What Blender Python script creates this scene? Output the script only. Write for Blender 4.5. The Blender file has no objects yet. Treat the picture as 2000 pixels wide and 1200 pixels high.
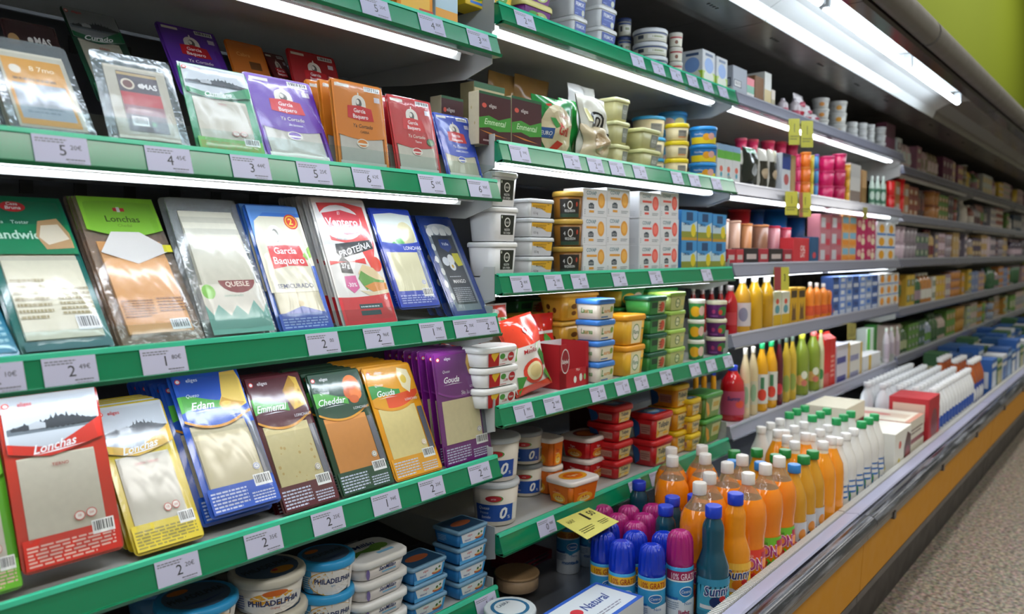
import bpy, math, random
from mathutils import Vector, Matrix
random.seed(7)
scene = bpy.context.scene
COL = scene.collection
# ---------------------------------------------------------------- camera
F = 1555.0                      # focal length in pixels of the 2000x1200 frame (28 mm)
EYE = 1.30
TH, PI_ = math.radians(39.3), math.atan(106 / F)
FW = Vector((math.cos(TH) * math.cos(PI_), math.sin(TH) * math.cos(PI_), -math.sin(PI_)))
RT = Vector((math.sin(TH), -math.cos(TH), 0))
UPV = RT.cross(FW)
cam_d = bpy.data.cameras.new('camera'); cam = bpy.data.objects.new('camera', cam_d); COL.objects.link(cam)
cam.matrix_world = Matrix((( RT.x, UPV.x, -FW.x, 0), (RT.y, UPV.y, -FW.y, 0), (RT.z, UPV.z, -FW.z, EYE), (0, 0, 0, 1)))
cam_d.sensor_width = 36; cam_d.lens = F / 2000 * 36; cam_d.clip_start = .05
cam_d.dof.use_dof = True; cam_d.dof.focus_distance = 1.72; cam_d.dof.aperture_fstop = 3.2
scene.camera = cam
# ---------------------------------------------------------------- world, light, exposure
scene.view_settings.view_transform = 'Standard'; scene.view_settings.look = 'None'
scene.view_settings.exposure = 0.0; scene.view_settings.gamma = 1; scene.view_settings.use_curve_mapping = False
w = bpy.data.worlds.new('world'); scene.world = w; w.use_nodes = True
w.node_tree.nodes['Background'].inputs[0].default_value = (.80, .88, 1, 1)
w.node_tree.nodes['Background'].inputs[1].default_value = .22
def area(name, loc, sx, sy, power, col=(1, .98, .95), rot=(0, 0, 0)):
    l = bpy.data.lights.new(name, 'AREA'); l.shape = 'RECTANGLE'; l.size = sx; l.size_y = sy; l.energy = power; l.color = col
    o = bpy.data.objects.new(name, l); o.location = loc; o.rotation_euler = rot; COL.objects.link(o)
for i_, x_ in enumerate((-1.0, 2.4, 5.8, 9.2, 12.6)):
    area('ceiling_and_fill_light', (x_, -.9, 3.55), 2.4, .5, 40 if x_ < 5 else 20)
    area('ceiling_and_fill_light', (x_ + 1.5, .2, 6.3), 2.4, .3, 60)  # upper row: unseen fill lights, added to brighten the wall above the case
TUBE = 18.0
cy = scene.cycles
cy.max_bounces = 5; cy.diffuse_bounces = 3; cy.glossy_bounces = 3; cy.transmission_bounces = 3; cy.transparent_max_bounces = 10
cy.caustics_reflective = False; cy.caustics_refractive = False; cy.sample_clamp_indirect = 4; cy.adaptive_threshold = .025

# pixel <-> place: only used to read distances off the photograph
def ray(u, v): return (FW + RT * ((u - 1000) / F) - UPV * ((v - 600) / F))
def PY(u, v, y):
    r = ray(u, v); t = y / r.y; return Vector((r.x * t, y, EYE + r.z * t))
def PZ(u, v, z):
    r = ray(u, v); t = (z - EYE) / r.z; return Vector((r.x * t, r.y * t, z))
def GX(u, y, z):
    a = (u - 1000) / F; zz = z - EYE
    k = RT - FW * a
    return -(k.y * y + k.z * zz) / k.x

# ---------------------------------------------------------------- materials
def lin(h):
    h = h.lstrip('#'); c = [int(h[i:i + 2], 16) / 255 for i in (0, 2, 4)]
    return tuple(x / 12.92 if x <= .04045 else ((x + .055) / 1.055) ** 2.4 for x in c) + (1,)
MATS = {}
def M(col='#ffffff', kind='plastic'):
    key = (col, kind)
    if key in MATS: return MATS[key]
    m = bpy.data.materials.new(kind + '_' + col.lstrip('#')); m.use_nodes = True; MATS[key] = m
    nt = m.node_tree; N = nt.nodes; L = nt.links; b = N['Principled BSDF']; out = N['Material Output']
    def noise(scale, detail=2):
        tc = N.new('ShaderNodeTexCoord'); n = N.new('ShaderNodeTexNoise'); n.inputs['Scale'].default_value = scale
        n.inputs['Detail'].default_value = detail; L.new(tc.outputs['Object'], n.inputs['Vector']); return n
    c = lin(col); b.inputs['Base Color'].default_value = c
    rough = dict(plastic=.32, paper=.62, print=.4, gloss=.14, metal=.3, cheese=.45, board=.7, rubber=.5).get(kind, .4)
    b.inputs['Roughness'].default_value = rough
    if kind in ('plastic', 'paper', 'print', 'gloss', 'board', 'metal', 'rubber'):
        n = noise(14, 1); r = N.new('ShaderNodeMapRange'); r.inputs['To Min'].default_value = rough * .8; r.inputs['To Max'].default_value = min(1, rough * 1.25)
        L.new(n.outputs['Fac'], r.inputs['Value']); L.new(r.outputs[0], b.inputs['Roughness'])
    if kind == 'metal': b.inputs['Metallic'].default_value = .85
    if kind == 'cheese':
        n = noise(90, 3); r = N.new('ShaderNodeMix'); r.data_type = 'RGBA'
        r.inputs['A'].default_value = c; r.inputs['B'].default_value = tuple(x * .86 for x in c[:3]) + (1,)
        L.new(n.outputs['Fac'], r.inputs['Factor']); L.new(r.outputs['Result'], b.inputs['Base Color'])
    if kind in ('film', 'clear', 'glass'):
        N.remove(b); tr = N.new('ShaderNodeBsdfTransparent'); gl = N.new('ShaderNodeBsdfGlossy'); mx = N.new('ShaderNodeMixShader')
        lw = N.new('ShaderNodeLayerWeight'); lw.inputs['Blend'].default_value = .5     # same from both sides, so light gets in and out
        pw = N.new('ShaderNodeMath'); pw.operation = 'POWER'; pw.inputs[1].default_value = 3.5; L.new(lw.outputs['Facing'], pw.inputs[0])
        fr = N.new('ShaderNodeMath'); fr.operation = 'MULTIPLY_ADD'; fr.inputs[1].default_value = {'film': .75, 'clear': .8, 'glass': .35}[kind]; fr.inputs[2].default_value = {'film': .07, 'clear': .09, 'glass': .02}[kind]
        L.new(pw.outputs[0], fr.inputs[0])
        tr.inputs[0].default_value = c if kind != 'film' else (.97, .98, 1, 1)
        gl.inputs['Roughness'].default_value = .16 if kind == 'film' else .08
        bp = N.new('ShaderNodeBump'); n = noise({'film': 16, 'clear': 40, 'glass': 5}[kind], 2)
        if kind == 'film':
            mp = N.new('ShaderNodeMapping'); mp.inputs['Scale'].default_value = (1, .35, 1)
            L.new(n.inputs['Vector'].links[0].from_socket, mp.inputs[0]); L.new(mp.outputs[0], n.inputs['Vector']); n.inputs['Distortion'].default_value = 1.4
        bp.inputs['Strength'].default_value = {'film': .4, 'clear': .7, 'glass': .05}[kind]; bp.inputs['Distance'].default_value = .006
        L.new(n.outputs['Fac'], bp.inputs['Height'])
        L.new(bp.outputs[0], gl.inputs['Normal']); L.new(bp.outputs[0], lw.inputs['Normal'])
        L.new(fr.outputs[0], mx.inputs[0]); L.new(tr.outputs[0], mx.inputs[1]); L.new(gl.outputs[0], mx.inputs[2])
        last = mx
        if kind == 'clear':           # moulded clear plastic: slightly milky
            df = N.new('ShaderNodeBsdfDiffuse'); df.inputs[0].default_value = c; m2 = N.new('ShaderNodeMixShader'); m2.inputs[0].default_value = .22
            L.new(mx.outputs[0], m2.inputs[1]); L.new(df.outputs[0], m2.inputs[2]); last = m2
        L.new(last.outputs[0], out.inputs[0])
    if kind == 'juice':
        b.inputs['Roughness'].default_value = .12; b.inputs['Coat Weight'].default_value = .4
        b.inputs['Subsurface Weight'].default_value = 0; b.inputs['Emission Strength'].default_value = 0
        n = noise(7, 1); r = N.new('ShaderNodeMix'); r.data_type = 'RGBA'
        r.inputs['A'].default_value = c; r.inputs['B'].default_value = tuple(min(1, x * 1.12) for x in c[:3]) + (1,)
        L.new(n.outputs['Fac'], r.inputs['Factor']); L.new(r.outputs['Result'], b.inputs['Base Color'])
    if kind == 'emit':
        b.inputs['Emission Color'].default_value = c; b.inputs['Emission Strength'].default_value = TUBE
    if kind == 'terrazzo':
        b.inputs['Roughness'].default_value = .35
        tc = N.new('ShaderNodeTexCoord'); vo = N.new('ShaderNodeTexVoronoi'); vo.inputs['Scale'].default_value = 90
        n = noise(60, 6); L.new(tc.outputs['Object'], vo.inputs['Vector'])
        rp = N.new('ShaderNodeValToRGB'); rp.color_ramp.elements[0].position = .3; rp.color_ramp.elements[0].color = lin('#5f4d3c')
        rp.color_ramp.elements[1].position = .62; rp.color_ramp.elements[1].color = lin('#bda688')
        L.new(n.outputs['Fac'], rp.inputs[0])
        mx = N.new('ShaderNodeMix'); mx.data_type = 'RGBA'; mx.blend_type = 'MULTIPLY'; mx.inputs['Factor'].default_value = .5
        L.new(rp.outputs[0], mx.inputs['A']); L.new(vo.outputs['Color'], mx.inputs['B'])
        hs = N.new('ShaderNodeHueSaturation'); hs.inputs['Saturation'].default_value = .6; hs.inputs['Value'].default_value = .95
        L.new(mx.outputs['Result'], hs.inputs['Color']); L.new(hs.outputs[0], b.inputs['Base Color'])
    if kind == 'wall':
        b.inputs['Roughness'].default_value = .8; n = noise(2, 4); bp = N.new('ShaderNodeBump'); bp.inputs['Strength'].default_value = .05
        L.new(n.outputs['Fac'], bp.inputs['Height']); L.new(bp.outputs[0], b.inputs['Normal'])
    if kind == 'worn':                # dark glossy bumper with scuffed streaks along its length
        b.inputs['Roughness'].default_value = .22; n = noise(6, 5); mp = N.new('ShaderNodeMapping'); mp.inputs['Scale'].default_value = (.6, 9, 9)
        L.new(n.inputs['Vector'].links[0].from_socket, mp.inputs[0]); L.new(mp.outputs[0], n.inputs['Vector'])
        r = N.new('ShaderNodeValToRGB'); r.color_ramp.elements[0].position = .45; r.color_ramp.elements[0].color = c
        r.color_ramp.elements[1].position = .75; r.color_ramp.elements[1].color = lin('#8a8d96'); L.new(n.outputs['Fac'], r.inputs[0]); L.new(r.outputs[0], b.inputs['Base Color'])
    return m

# ---------------------------------------------------------------- text outlines
TXT = {}
def text_geo(s, shear=0, bold=0):
    k = (s, shear, bold)
    if k not in TXT:
        cu = bpy.data.curves.new('t', 'FONT'); cu.body = s; cu.resolution_u = 2; cu.shear = shear; cu.offset = bold; cu.fill_mode = 'FRONT'
        o = bpy.data.objects.new('t', cu); me = bpy.data.meshes.new_from_object(o)
        vs = [(v.co.x, v.co.y) for v in me.vertices]; fs = [tuple(p.vertices) for p in me.polygons]
        x0 = min((v[0] for v in vs), default=0); x1 = max((v[0] for v in vs), default=1)
        TXT[k] = ([((x - x0) / .7, y / .7) for x, y in vs], fs, (x1 - x0) / .7)
        bpy.data.objects.remove(o); bpy.data.curves.remove(cu); bpy.data.meshes.remove(me)
    return TXT[k]

# ---------------------------------------------------------------- mesh builder
def rrect(w, d, r, seg=4):
    r = max(1e-5, min(r, w / 2 - 1e-5, d / 2 - 1e-5)); pts = []
    for cx, cy_, a0 in ((w / 2 - r, d / 2 - r, 0), (-w / 2 + r, d / 2 - r, 90), (-w / 2 + r, -d / 2 + r, 180), (w / 2 - r, -d / 2 + r, 270)):
        for i in range(seg + 1):
            a = math.radians(a0 + 90 * i / seg); pts.append((cx + r * math.cos(a), cy_ + r * math.sin(a)))
    return pts
class MB:
    def __init__(s): s.v = []; s.f = []; s.m = []; s.sm = []; s.mats = []
    def slot(s, mat):
        if mat not in s.mats: s.mats.append(mat)
        return s.mats.index(mat)
    def add(s, vs, fs, mat, smooth=False):
        o = len(s.v); k = s.slot(mat); s.v += [tuple(v) for v in vs]
        for f in fs: s.f.append(tuple(i + o for i in f)); s.m.append(k); s.sm.append(smooth)
    def box(s, a, b, mat):
        x0, y0, z0 = a; x1, y1, z1 = b
        s.add([(x0, y0, z0), (x1, y0, z0), (x1, y1, z0), (x0, y1, z0), (x0, y0, z1), (x1, y0, z1), (x1, y1, z1), (x0, y1, z1)],
              [(0, 3, 2, 1), (4, 5, 6, 7), (0, 1, 5, 4), (1, 2, 6, 5), (2, 3, 7, 6), (3, 0, 4, 7)], mat)
    def loft(s, levels, mat, seg=4, smooth=True, cap0=True, cap1=True, cx=0, cy=0):
        """levels: (z, width, depth, corner radius[, material])"""
        n = 4 * (seg + 1); base = len(s.v)
        for l in levels:
            for x, y in rrect(l[1], l[2], l[3], seg): s.v.append((x + cx, y + cy, l[0]))
        for i in range(len(levels) - 1):
            mt = levels[i][4] if len(levels[i]) > 4 else mat
            k = s.slot(mt)
            for j in range(n):
                a = base + i * n + j; b_ = base + i * n + (j + 1) % n
                s.f.append((a, b_, b_ + n, a + n)); s.m.append(k); s.sm.append(smooth)
        if cap0: s.f.append(tuple(base + j for j in reversed(range(n)))); s.m.append(s.slot(mat)); s.sm.append(False)
        if cap1: s.f.append(tuple(base + (len(levels) - 1) * n + j for j in range(n))); s.m.append(s.slot(levels[-1][4] if len(levels[-1]) > 4 else mat)); s.sm.append(False)
    def prism(s, prof, x0, x1, mat, smooth=False):
        """closed (y, z) outline swept along x"""
        n = len(prof)
        s.add([(x0, y, z) for y, z in prof] + [(x1, y, z) for y, z in prof],
              [(i, (i + 1) % n, (i + 1) % n + n, i + n) for i in range(n)], mat, smooth)
        s.add([(x0, y, z) for y, z in prof] + [(x1, y, z) for y, z in prof], [tuple(range(n)), tuple(n + i for i in reversed(range(n)))], mat)
    def tube(s, p0, p1, r, mat, n=10):
        p0 = Vector(p0); p1 = Vector(p1); d = (p1 - p0).normalized(); a = d.orthogonal().normalized(); b_ = d.cross(a)
        vs = [p + (a * math.cos(2 * math.pi * i / n) + b_ * math.sin(2 * math.pi * i / n)) * r for p in (p0, p1) for i in range(n)]
        s.add(vs, [(i, (i + 1) % n, (i + 1) % n + n, i + n) for i in range(n)], mat, True)
        s.add(vs, [tuple(reversed(range(n))), tuple(n + i for i in range(n))], mat)
    def art(s, items, fn, w, h, curved=False, kind='print', lay0=1):
        lay = lay0
        for it in items:
            t = it[0]; lay += 1; L = lay * (.00014 if curved else .00004)
            if t == 'r':
                _, x0, y0, x1, y1, c = it; nx = max(1, int(abs(x1 - x0) * 16)) if curved else 1
                vs = [fn(x0 + (x1 - x0) * i / nx, y, L) for y in (y0, y1) for i in range(nx + 1)]
                s.add(vs, [(i, i + 1, i + 2 + nx, i + 1 + nx) for i in range(nx)], M(c, kind))
            elif t == 'e':
                _, cx, cyy, rx, ry, c = it; n = 20; R = 4 if curved else 1
                vs = [fn(cx, cyy, L)]; fs = []
                for q in range(1, R + 1):
                    for i in range(n):
                        a = 2 * math.pi * i / n; vs.append(fn(cx + rx * q / R * math.cos(a), cyy + ry * q / R * math.sin(a), L))
                for i in range(n):
                    fs.append((0, 1 + i, 1 + (i + 1) % n))
                    for q in range(1, R): fs.append((1 + (q - 1) * n + i, 1 + q * n + i, 1 + q * n + (i + 1) % n, 1 + (q - 1) * n + (i + 1) % n))
                s.add(vs, fs, M(c, kind))
            elif t == 'p':
                s.add([fn(x, y, L) for x, y in it[1]], [tuple(range(len(it[1])))], M(it[2], kind))
            elif t == 't':           # text, centre x, baseline y, cap height (of h), colour, shear, bold, max width, tilt
                _, tx, cx, y0, hh, c = it[:6]; sh = it[6] if len(it) > 6 else 0; bo = it[7] if len(it) > 7 else .0
                mw = it[8] if len(it) > 8 else .9; tilt = it[9] if len(it) > 9 else 0
                vs, fs, tw = text_geo(tx, sh, bo); sc = hh * h; sx = min(sc, mw * w / max(tw, .01)); ww = tw * sx / w
                s.add([fn(cx - ww / 2 + x * sx / w, y0 + y * sc / h + tilt * (x * sx / w - ww / 2), L) for x, y in vs], fs, M(c, kind))
            elif t == 'b':           # bar code
                _, x0, y0, x1, y1 = it; vs = [fn(x, y, L) for x, y in ((x0, y0), (x1, y0), (x1, y1), (x0, y1))]
                s.add(vs, [(0, 1, 2, 3)], M('#f4f4f2', kind)); rr = random.Random(3); x = x0 + .06 * (x1 - x0); L += .00003
                while x < x1 - .08 * (x1 - x0):
                    bw = (x1 - x0) * rr.choice((.02, .04, .06)); ya = y0 + .22 * (y1 - y0); yb = y1 - .1 * (y1 - y0)
                    s.add([fn(x, ya, L), fn(x + bw, ya, L), fn(x + bw, yb, L), fn(x, yb, L)], [(0, 1, 2, 3)], M('#1a1a1c', kind)); x += bw + (x1 - x0) * rr.choice((.03, .05))
            elif t == 'l':           # lines of print too small to read
                _, x0, y0, x1, y1, n, c = it; rr = random.Random(int(x0 * 90 + y0 * 50)); dy = (y1 - y0) / n
                for i in range(n):
                    x = x0; ya = y0 + dy * i; xe = x1 - (rr.random() * .3 * (x1 - x0) if i == 0 else 0)
                    while x < xe:
                        bw = min(xe - x, (x1 - x0) * rr.uniform(.05, .16))
                        s.add([fn(x, ya, L), fn(x + bw, ya, L), fn(x + bw, ya + dy * .5, L), fn(x, ya + dy * .5, L)], [(0, 1, 2, 3)], M(c, kind)); x += bw + (x1 - x0) * .025
        return s
    def build(s, name, parent=None, loc=None):
        me = bpy.data.meshes.new(name); me.from_pydata(s.v, [], s.f)
        for m in s.mats: me.materials.append(m)
        me.polygons.foreach_set('material_index', s.m); me.polygons.foreach_set('use_smooth', s.sm); me.update()
        o = bpy.data.objects.new(name, me); COL.objects.link(o)
        if parent is not None: o.parent = parent
        if loc is not None: o.location = loc
        return o

def empty(name, label=None, cat=None, group=None, loc=(0, 0, 0), rz=0):
    o = bpy.data.objects.new(name, None); COL.objects.link(o); o.location = loc; o.rotation_euler = (0, 0, rz); o.empty_display_size = .02
    return tag(o, label, cat, group)
def tag(o, label=None, cat=None, group=None, kind=None):
    if label: o['label'] = label
    if cat: o['category'] = cat
    if group: o['group'] = group
    if kind: o['kind'] = kind
    return o
def dup(root, loc=None, rz=None, label=None):
    r = root.copy(); COL.objects.link(r)
    if loc is not None: r.location = loc
    if rz is not None: r.rotation_euler[2] = rz
    if label: r['label'] = label
    for ch in list(root.children):
        c = ch.copy(); COL.objects.link(c); c.parent = r
        for g in list(ch.children):
            d = g.copy(); COL.objects.link(d); d.parent = c
    return r
def unlink(root):
    for ch in list(root.children):
        for g in list(ch.children): bpy.data.objects.remove(g)
        bpy.data.objects.remove(ch)
    bpy.data.objects.remove(root)
# ================================================================= the setting
YF = 1.23                                # front of the price strips
def struct(name, mb):
    o = mb.build(name); o['kind'] = 'structure'; return o
b = MB(); b.box((-4, -3.2, -.05), (22, 2.1, 0), M('#a89a88', 'terrazzo')); struct('floor', b)
b = MB(); b.box((-4, 2.02, 0), (22, 2.1, 6.5), M('#a4b526', 'wall')); struct('wall_back', b)
b = MB(); b.box((-4, -3.2, 6.5), (22, 2.1, 6.58), M('#d8d8d4', 'wall')); struct('ceiling', b)
b = MB(); b.box((-4, -3.28, 0), (22, -3.2, 6.5), M('#d5d3cc', 'wall')); struct('wall_front', b)
b = MB(); b.box((22, -3.2, 0), (22.1, 2.1, 6.5), M('#cfcfc8', 'wall')); struct('wall_right', b)

# ---- display case: sections 2.5 m long, one thing each
MODS = [(-.35, 1.446), (1.452, 2.776), (2.784, 5.16), (5.17, 7.56), (7.57, 9.96), (9.97, 12.36), (12.37, 15.5)]
WELL = EYE - .920                        # floor of the tray
RZ = EYE - .905
steel = M('#84868c', 'metal'); grey = M('#8a8a8c', 'plastic'); dgrey = M('#4d4e52', 'plastic'); black = M('#1b1c1f', 'plastic')
BL_ = []
def case(x0, x1, label, lamps=(), dim=False, seams=()):
    t = empty('refrigerated_display_case', label, 'display case', 'sections of the refrigerated wall case', (x0, 1.2, 0)); Wd = x1 - x0
    def part(name, mb): 
        o = mb.build(name, t, (0, -1.2, 0)); return o
    b = MB(); b.box((0, 1.80, .1), (Wd, 1.95, EYE + .86), M('#3a3c42', 'plastic'))
    for k in range(int(Wd / .105)):      # slotted upright panel
        for z in [EYE + q for q in (.70, .42, .12, -.2, -.5)]:
            b.box((.03 + k * .105, 1.797, z), (.055 + k * .105, 1.8, z + .035), black)
    part('back_panel', b)
    b = MB(); b.prism([(.79, WELL - .02), (.79, WELL - .005), (1.80, WELL - .005), (1.80, WELL - .02)], 0, Wd, M('#b9bcc2', 'metal')); part('tray', b)
    b = MB()                             # inner air grille: a row of small ribs
    for k in range(int(Wd / .009)):
        b.box((k * .009, .774, WELL + .0), (k * .009 + .004, .794, WELL + .077), M('#d6d6d2', 'plastic'))
    b.box((0, .768, WELL), (Wd, .772, WELL + .067), dgrey); part('air_grille', b)
    b = MB(); b.prism([(.764, RZ + .054), (.770, RZ + .054), (.772, RZ + .056), (.732, RZ + .063), (.728, RZ + .058)], 0, Wd, M('#a9aac4', 'print')); part('rail_price_strip', b)
    b = MB(); pr = [(.70 + .028 * math.cos(math.radians(a)), RZ + .04 + .024 * math.sin(math.radians(a))) for a in range(40, 321, 28)]
    b.prism(pr + [(.765, RZ + .0), (.767, RZ + .05)], 0, Wd, M('#20232c', 'worn'), True); part('bumper_rail', b)
    b = MB(); b.prism([(.72, EYE - 1.10), (.71, RZ + .005), (.76, RZ + .005), (.76, EYE - 1.10)], 0, Wd, M('#cf8e10', 'paper'))
    part('front_panel', b)
    b = MB(); b.prism([(.700, RZ - .018), (.700, RZ - .002), (.712, RZ - .002), (.712, RZ - .018)], 0, Wd, grey)
    for k in range(3): b.box((.3 + k * .8, .694, RZ - .028), (.325 + k * .8, .712, RZ - .002), dgrey)
    part('trim_rail', b)
    b = MB(); b.prism([(.76, .0), (.735, EYE - 1.10), (.80, EYE - 1.10), (.80, 0)], 0, Wd, M('#2a2728', 'rubber'))
    b.prism([(.728, .16), (.728, .185), (.75, .185), (.75, .16)], 0, Wd, M('#56565a', 'metal')); part('kickplate', b)
    b = MB(); b.box((0, .80, .02), (Wd, 1.9, .1), dgrey); part('base', b)
    # canopy
    c = EYE
    b = MB(); b.prism([(1.20, c + .775), (1.20, c + .86), (1.82, c + .86), (1.82, c + .82), (1.24, c + .82), (1.24, c + .775)], 0, Wd, M('#5a5856', 'plastic')); part('canopy_roof', b)
    b = MB(); b.prism([(1.075, c + .778), (1.075, c + .80), (1.20, c + .80), (1.20, c + .772)], 0, Wd, M('#77756f', 'metal'))
    for k in range(int(Wd / .5)):
        for q in range(4): b.box((.2 + k * .5 + q * .02, 1.13, c + .7735), (.207 + k * .5 + q * .02, 1.14, c + .7765), black)
    part('air_duct_panel', b)
    b = MB(); pr = [(.80, c + .79), (.83, c + .835), (.90, c + .855), (1.0, c + .85), (1.06, c + .82), (1.075, c + .778)]
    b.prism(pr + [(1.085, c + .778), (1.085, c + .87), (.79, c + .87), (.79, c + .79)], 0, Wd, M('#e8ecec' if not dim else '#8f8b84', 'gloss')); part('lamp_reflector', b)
    b = MB(); b.prism([(.758, c + .792), (.758, c + .86), (.788, c + .86), (.788, c + .79), (.812, c + .79), (.812, c + .783), (.765, c + .783)], 0, Wd, M('#2b2326', 'gloss')); part('canopy_edge', b)
    b = MB(); b.box((0, .79, c + .865), (Wd, 1.85, c + .885), grey); part('canopy_top', b)
    for a, e, on in lamps:
        lb = MB(); lb.tube((a - x0, .885, c + .795), (e - x0, .885, c + .795), .013, M('#e9f4ff', 'emit') if on else M('#d9dcdc', 'gloss'), 12); part('fluorescent_tube', lb)
        for q in (a - x0 - .02, e - x0):
            lb = MB(); lb.box((q, .87, c + .79), (q + .02, .90, c + .845), M('#9a9ea2', 'plastic')); part('lamp_holder', lb)
    for a, e in seams:                   # night blind cassettes along the canopy edge: things of their own
        pr = [(.738 + .044 * math.cos(math.radians(q)), c + .842 + .050 * math.sin(math.radians(q))) for q in range(60, 300, 24)]
        lb = MB(); lb.prism(pr + [(.755, c + .80), (.755, c + .862)], a, e, M('#6a6762', 'paper'), True); bb = lb.build('night_blind_cassette'); tag(bb, f'grey night blind cassette on the canopy edge, {["nearest the camera", "second", "third", "fourth", "fifth", "sixth", "seventh"][len(BL_)]} along the row', 'blind', 'night blind cassettes'); BL_.append(1)
    return t
case(-.35, 2.66, 'nearest section of the refrigerated wall case with green shelf strips', [(.3, 1.42, True), (1.46, 2.62, True)], seams=[(-.35, 1.3), (1.31, 3.40)])
case(2.664, 5.16, 'section of refrigerated wall case with grey shelf strips and lit canopy tubes', [(2.69, 3.74, True), (3.78, 4.80, True)], seams=[(3.43, 5.9)])
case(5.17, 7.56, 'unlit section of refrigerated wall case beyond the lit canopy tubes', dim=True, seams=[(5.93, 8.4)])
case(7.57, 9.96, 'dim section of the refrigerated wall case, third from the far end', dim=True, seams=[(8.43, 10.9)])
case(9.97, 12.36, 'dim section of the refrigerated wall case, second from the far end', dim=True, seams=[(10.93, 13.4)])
case(12.37, 15.5, 'farthest section of the refrigerated wall case', dim=True, seams=[(13.43, 15.5)])

# ---- shelves
GREEN = '#0c7f54'
def shelf(x0, x1, zr, label, strip=GREEN, lit=True, riser=False, depth=.53, grp='case shelves', tubes=1, tags=True):
    z = EYE + zr; Wd = x1 - x0
    t = empty('shelf', label, 'shelf', grp, (x0, YF, z))
    white = M('#b8b9b6', 'plastic')
    b = MB(); b.box((.004, .012, -.026), (Wd - .004, depth, -.008), white); b.build('shelf_plate', t)
    b = MB(); g = M(strip, 'gloss'); g2 = M('#0f6f46' if strip == GREEN else '#6f7180', 'gloss')
    b.prism([(-.014, -.046), (0, -.002), (.012, .001), (.012, -.048), (-.010, -.050)], 0, Wd, g)
    b.prism([(-.016, -.0515), (-.019, -.045), (-.013, -.0435), (.012, -.0505)], 0, Wd, g2)
    b.prism([(-.003, -.005), (-.001, .002), (.006, .003), (.006, -.004)], 0, Wd, M('#3fc49a' if strip == GREEN else '#b4b6c4', 'gloss'))
    b.build('price_strip', t)
    for q in (0, Wd - .003):
        b = MB(); b.prism([(.013, .018), (.013, -.062), (.10, -.088), (.30, -.075), (depth, -.05), (depth, -.008), (.06, -.008), (.045, .018)], q, q + .003, white); b.build('bracket', t)
    b = MB(); b.prism([(.014, -.030), (.014, -.050), (.024, -.052), (.026, -.034), (.055, -.034), (.062, -.058), (.066, -.058), (.066, -.028)], .03, Wd - .06, M('#d7d8d6', 'plastic')); b.build('lamp_trough', t)
    if lit:
        for k in range(tubes):
            a = .05 + k * (Wd - .05) / tubes; e = (k + 1) * (Wd - .05) / tubes - .05
            b = MB(); b.tube((a, .040, -.048), (e, .040, -.048), .0085, M('#eef6ff', 'emit'), 8); b.build('light_tube', t)
    if riser:
        b = MB(); b.box((0, .006, 0), (Wd, .0085, .034), M('#f2f8f8', 'glass')); b.build('clear_riser', t)
    return t
S = [.505, .171, -.146, -.49, -.815]; T = [.585, .264, -.052, -.372, -.69]
U3 = [.586, .258, -.04, -.305, -.65]; U4 = [.52, .235, -.035, -.335, -.63]
nm = ['top', 'second', 'third', 'fourth', 'lowest']
for i, zr in enumerate(S): shelf(*MODS[0], zr, f'nearest green-edged shelf at the left of the case, {nm[i]} level', lit=i in (0, 1, 2), riser=i in (1, 2))
for i, zr in enumerate(T): shelf(*MODS[1], zr, f'green-edged shelf in the centre of the case, {nm[i]} level', lit=i < 3)
for i, zr in enumerate(U3): shelf(*MODS[2], zr, f'grey-edged shelf right of the green-edged ones, {nm[i]} level', strip='#8f90a0', tubes=2)
for k in (3, 4, 5, 6):
    for i, zr in enumerate(U4): shelf(*MODS[k], zr, f'grey-edged shelf in the {["first unlit", "second unlit", "third unlit", "farthest"][k-3]} case section, {nm[i]} level', strip='#77788a', lit=False, tubes=1)
# ================================================================= builders of goods (local frame: x right, y into the case, z up, origin at the base)
def lathe(mb, prof, mat, n=22, flute=None, smooth=True):
    """prof: (z, r[, material]); flute(a, i) scales the radius"""
    base = len(mb.v)
    for i, p in enumerate(prof):
        for j in range(n):
            a = 2 * math.pi * j / n; r = p[1] * (flute(a, i) if flute else 1)
            mb.v.append((r * math.cos(a), r * math.sin(a), p[0]))
    for i in range(len(prof) - 1):
        k = mb.slot(prof[i][2] if len(prof[i]) > 2 else mat)
        for j in range(n):
            a = base + i * n + j; c = base + i * n + (j + 1) % n
            mb.f.append((a, c, c + n, a + n)); mb.m.append(k); mb.sm.append(smooth)
    mb.f.append(tuple(base + (len(prof) - 1) * n + j for j in range(n))); mb.m.append(mb.slot(prof[-1][2] if len(prof[-1]) > 2 else mat)); mb.sm.append(False)
    mb.f.append(tuple(base + j for j in reversed(range(n)))); mb.m.append(mb.slot(mat)); mb.sm.append(False)
def cylfn(rad, z0, z1, phi, span):
    """rad(z) -> radius; label facing -y turned by phi towards -x"""
    def fn(x, y, l):
        z = z0 + (z1 - z0) * y; a = math.radians(-90 - phi + (x - .5) * span); r = rad(z) + .0004 + l
        return (r * math.cos(a), r * math.sin(a), z)
    return fn
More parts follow.
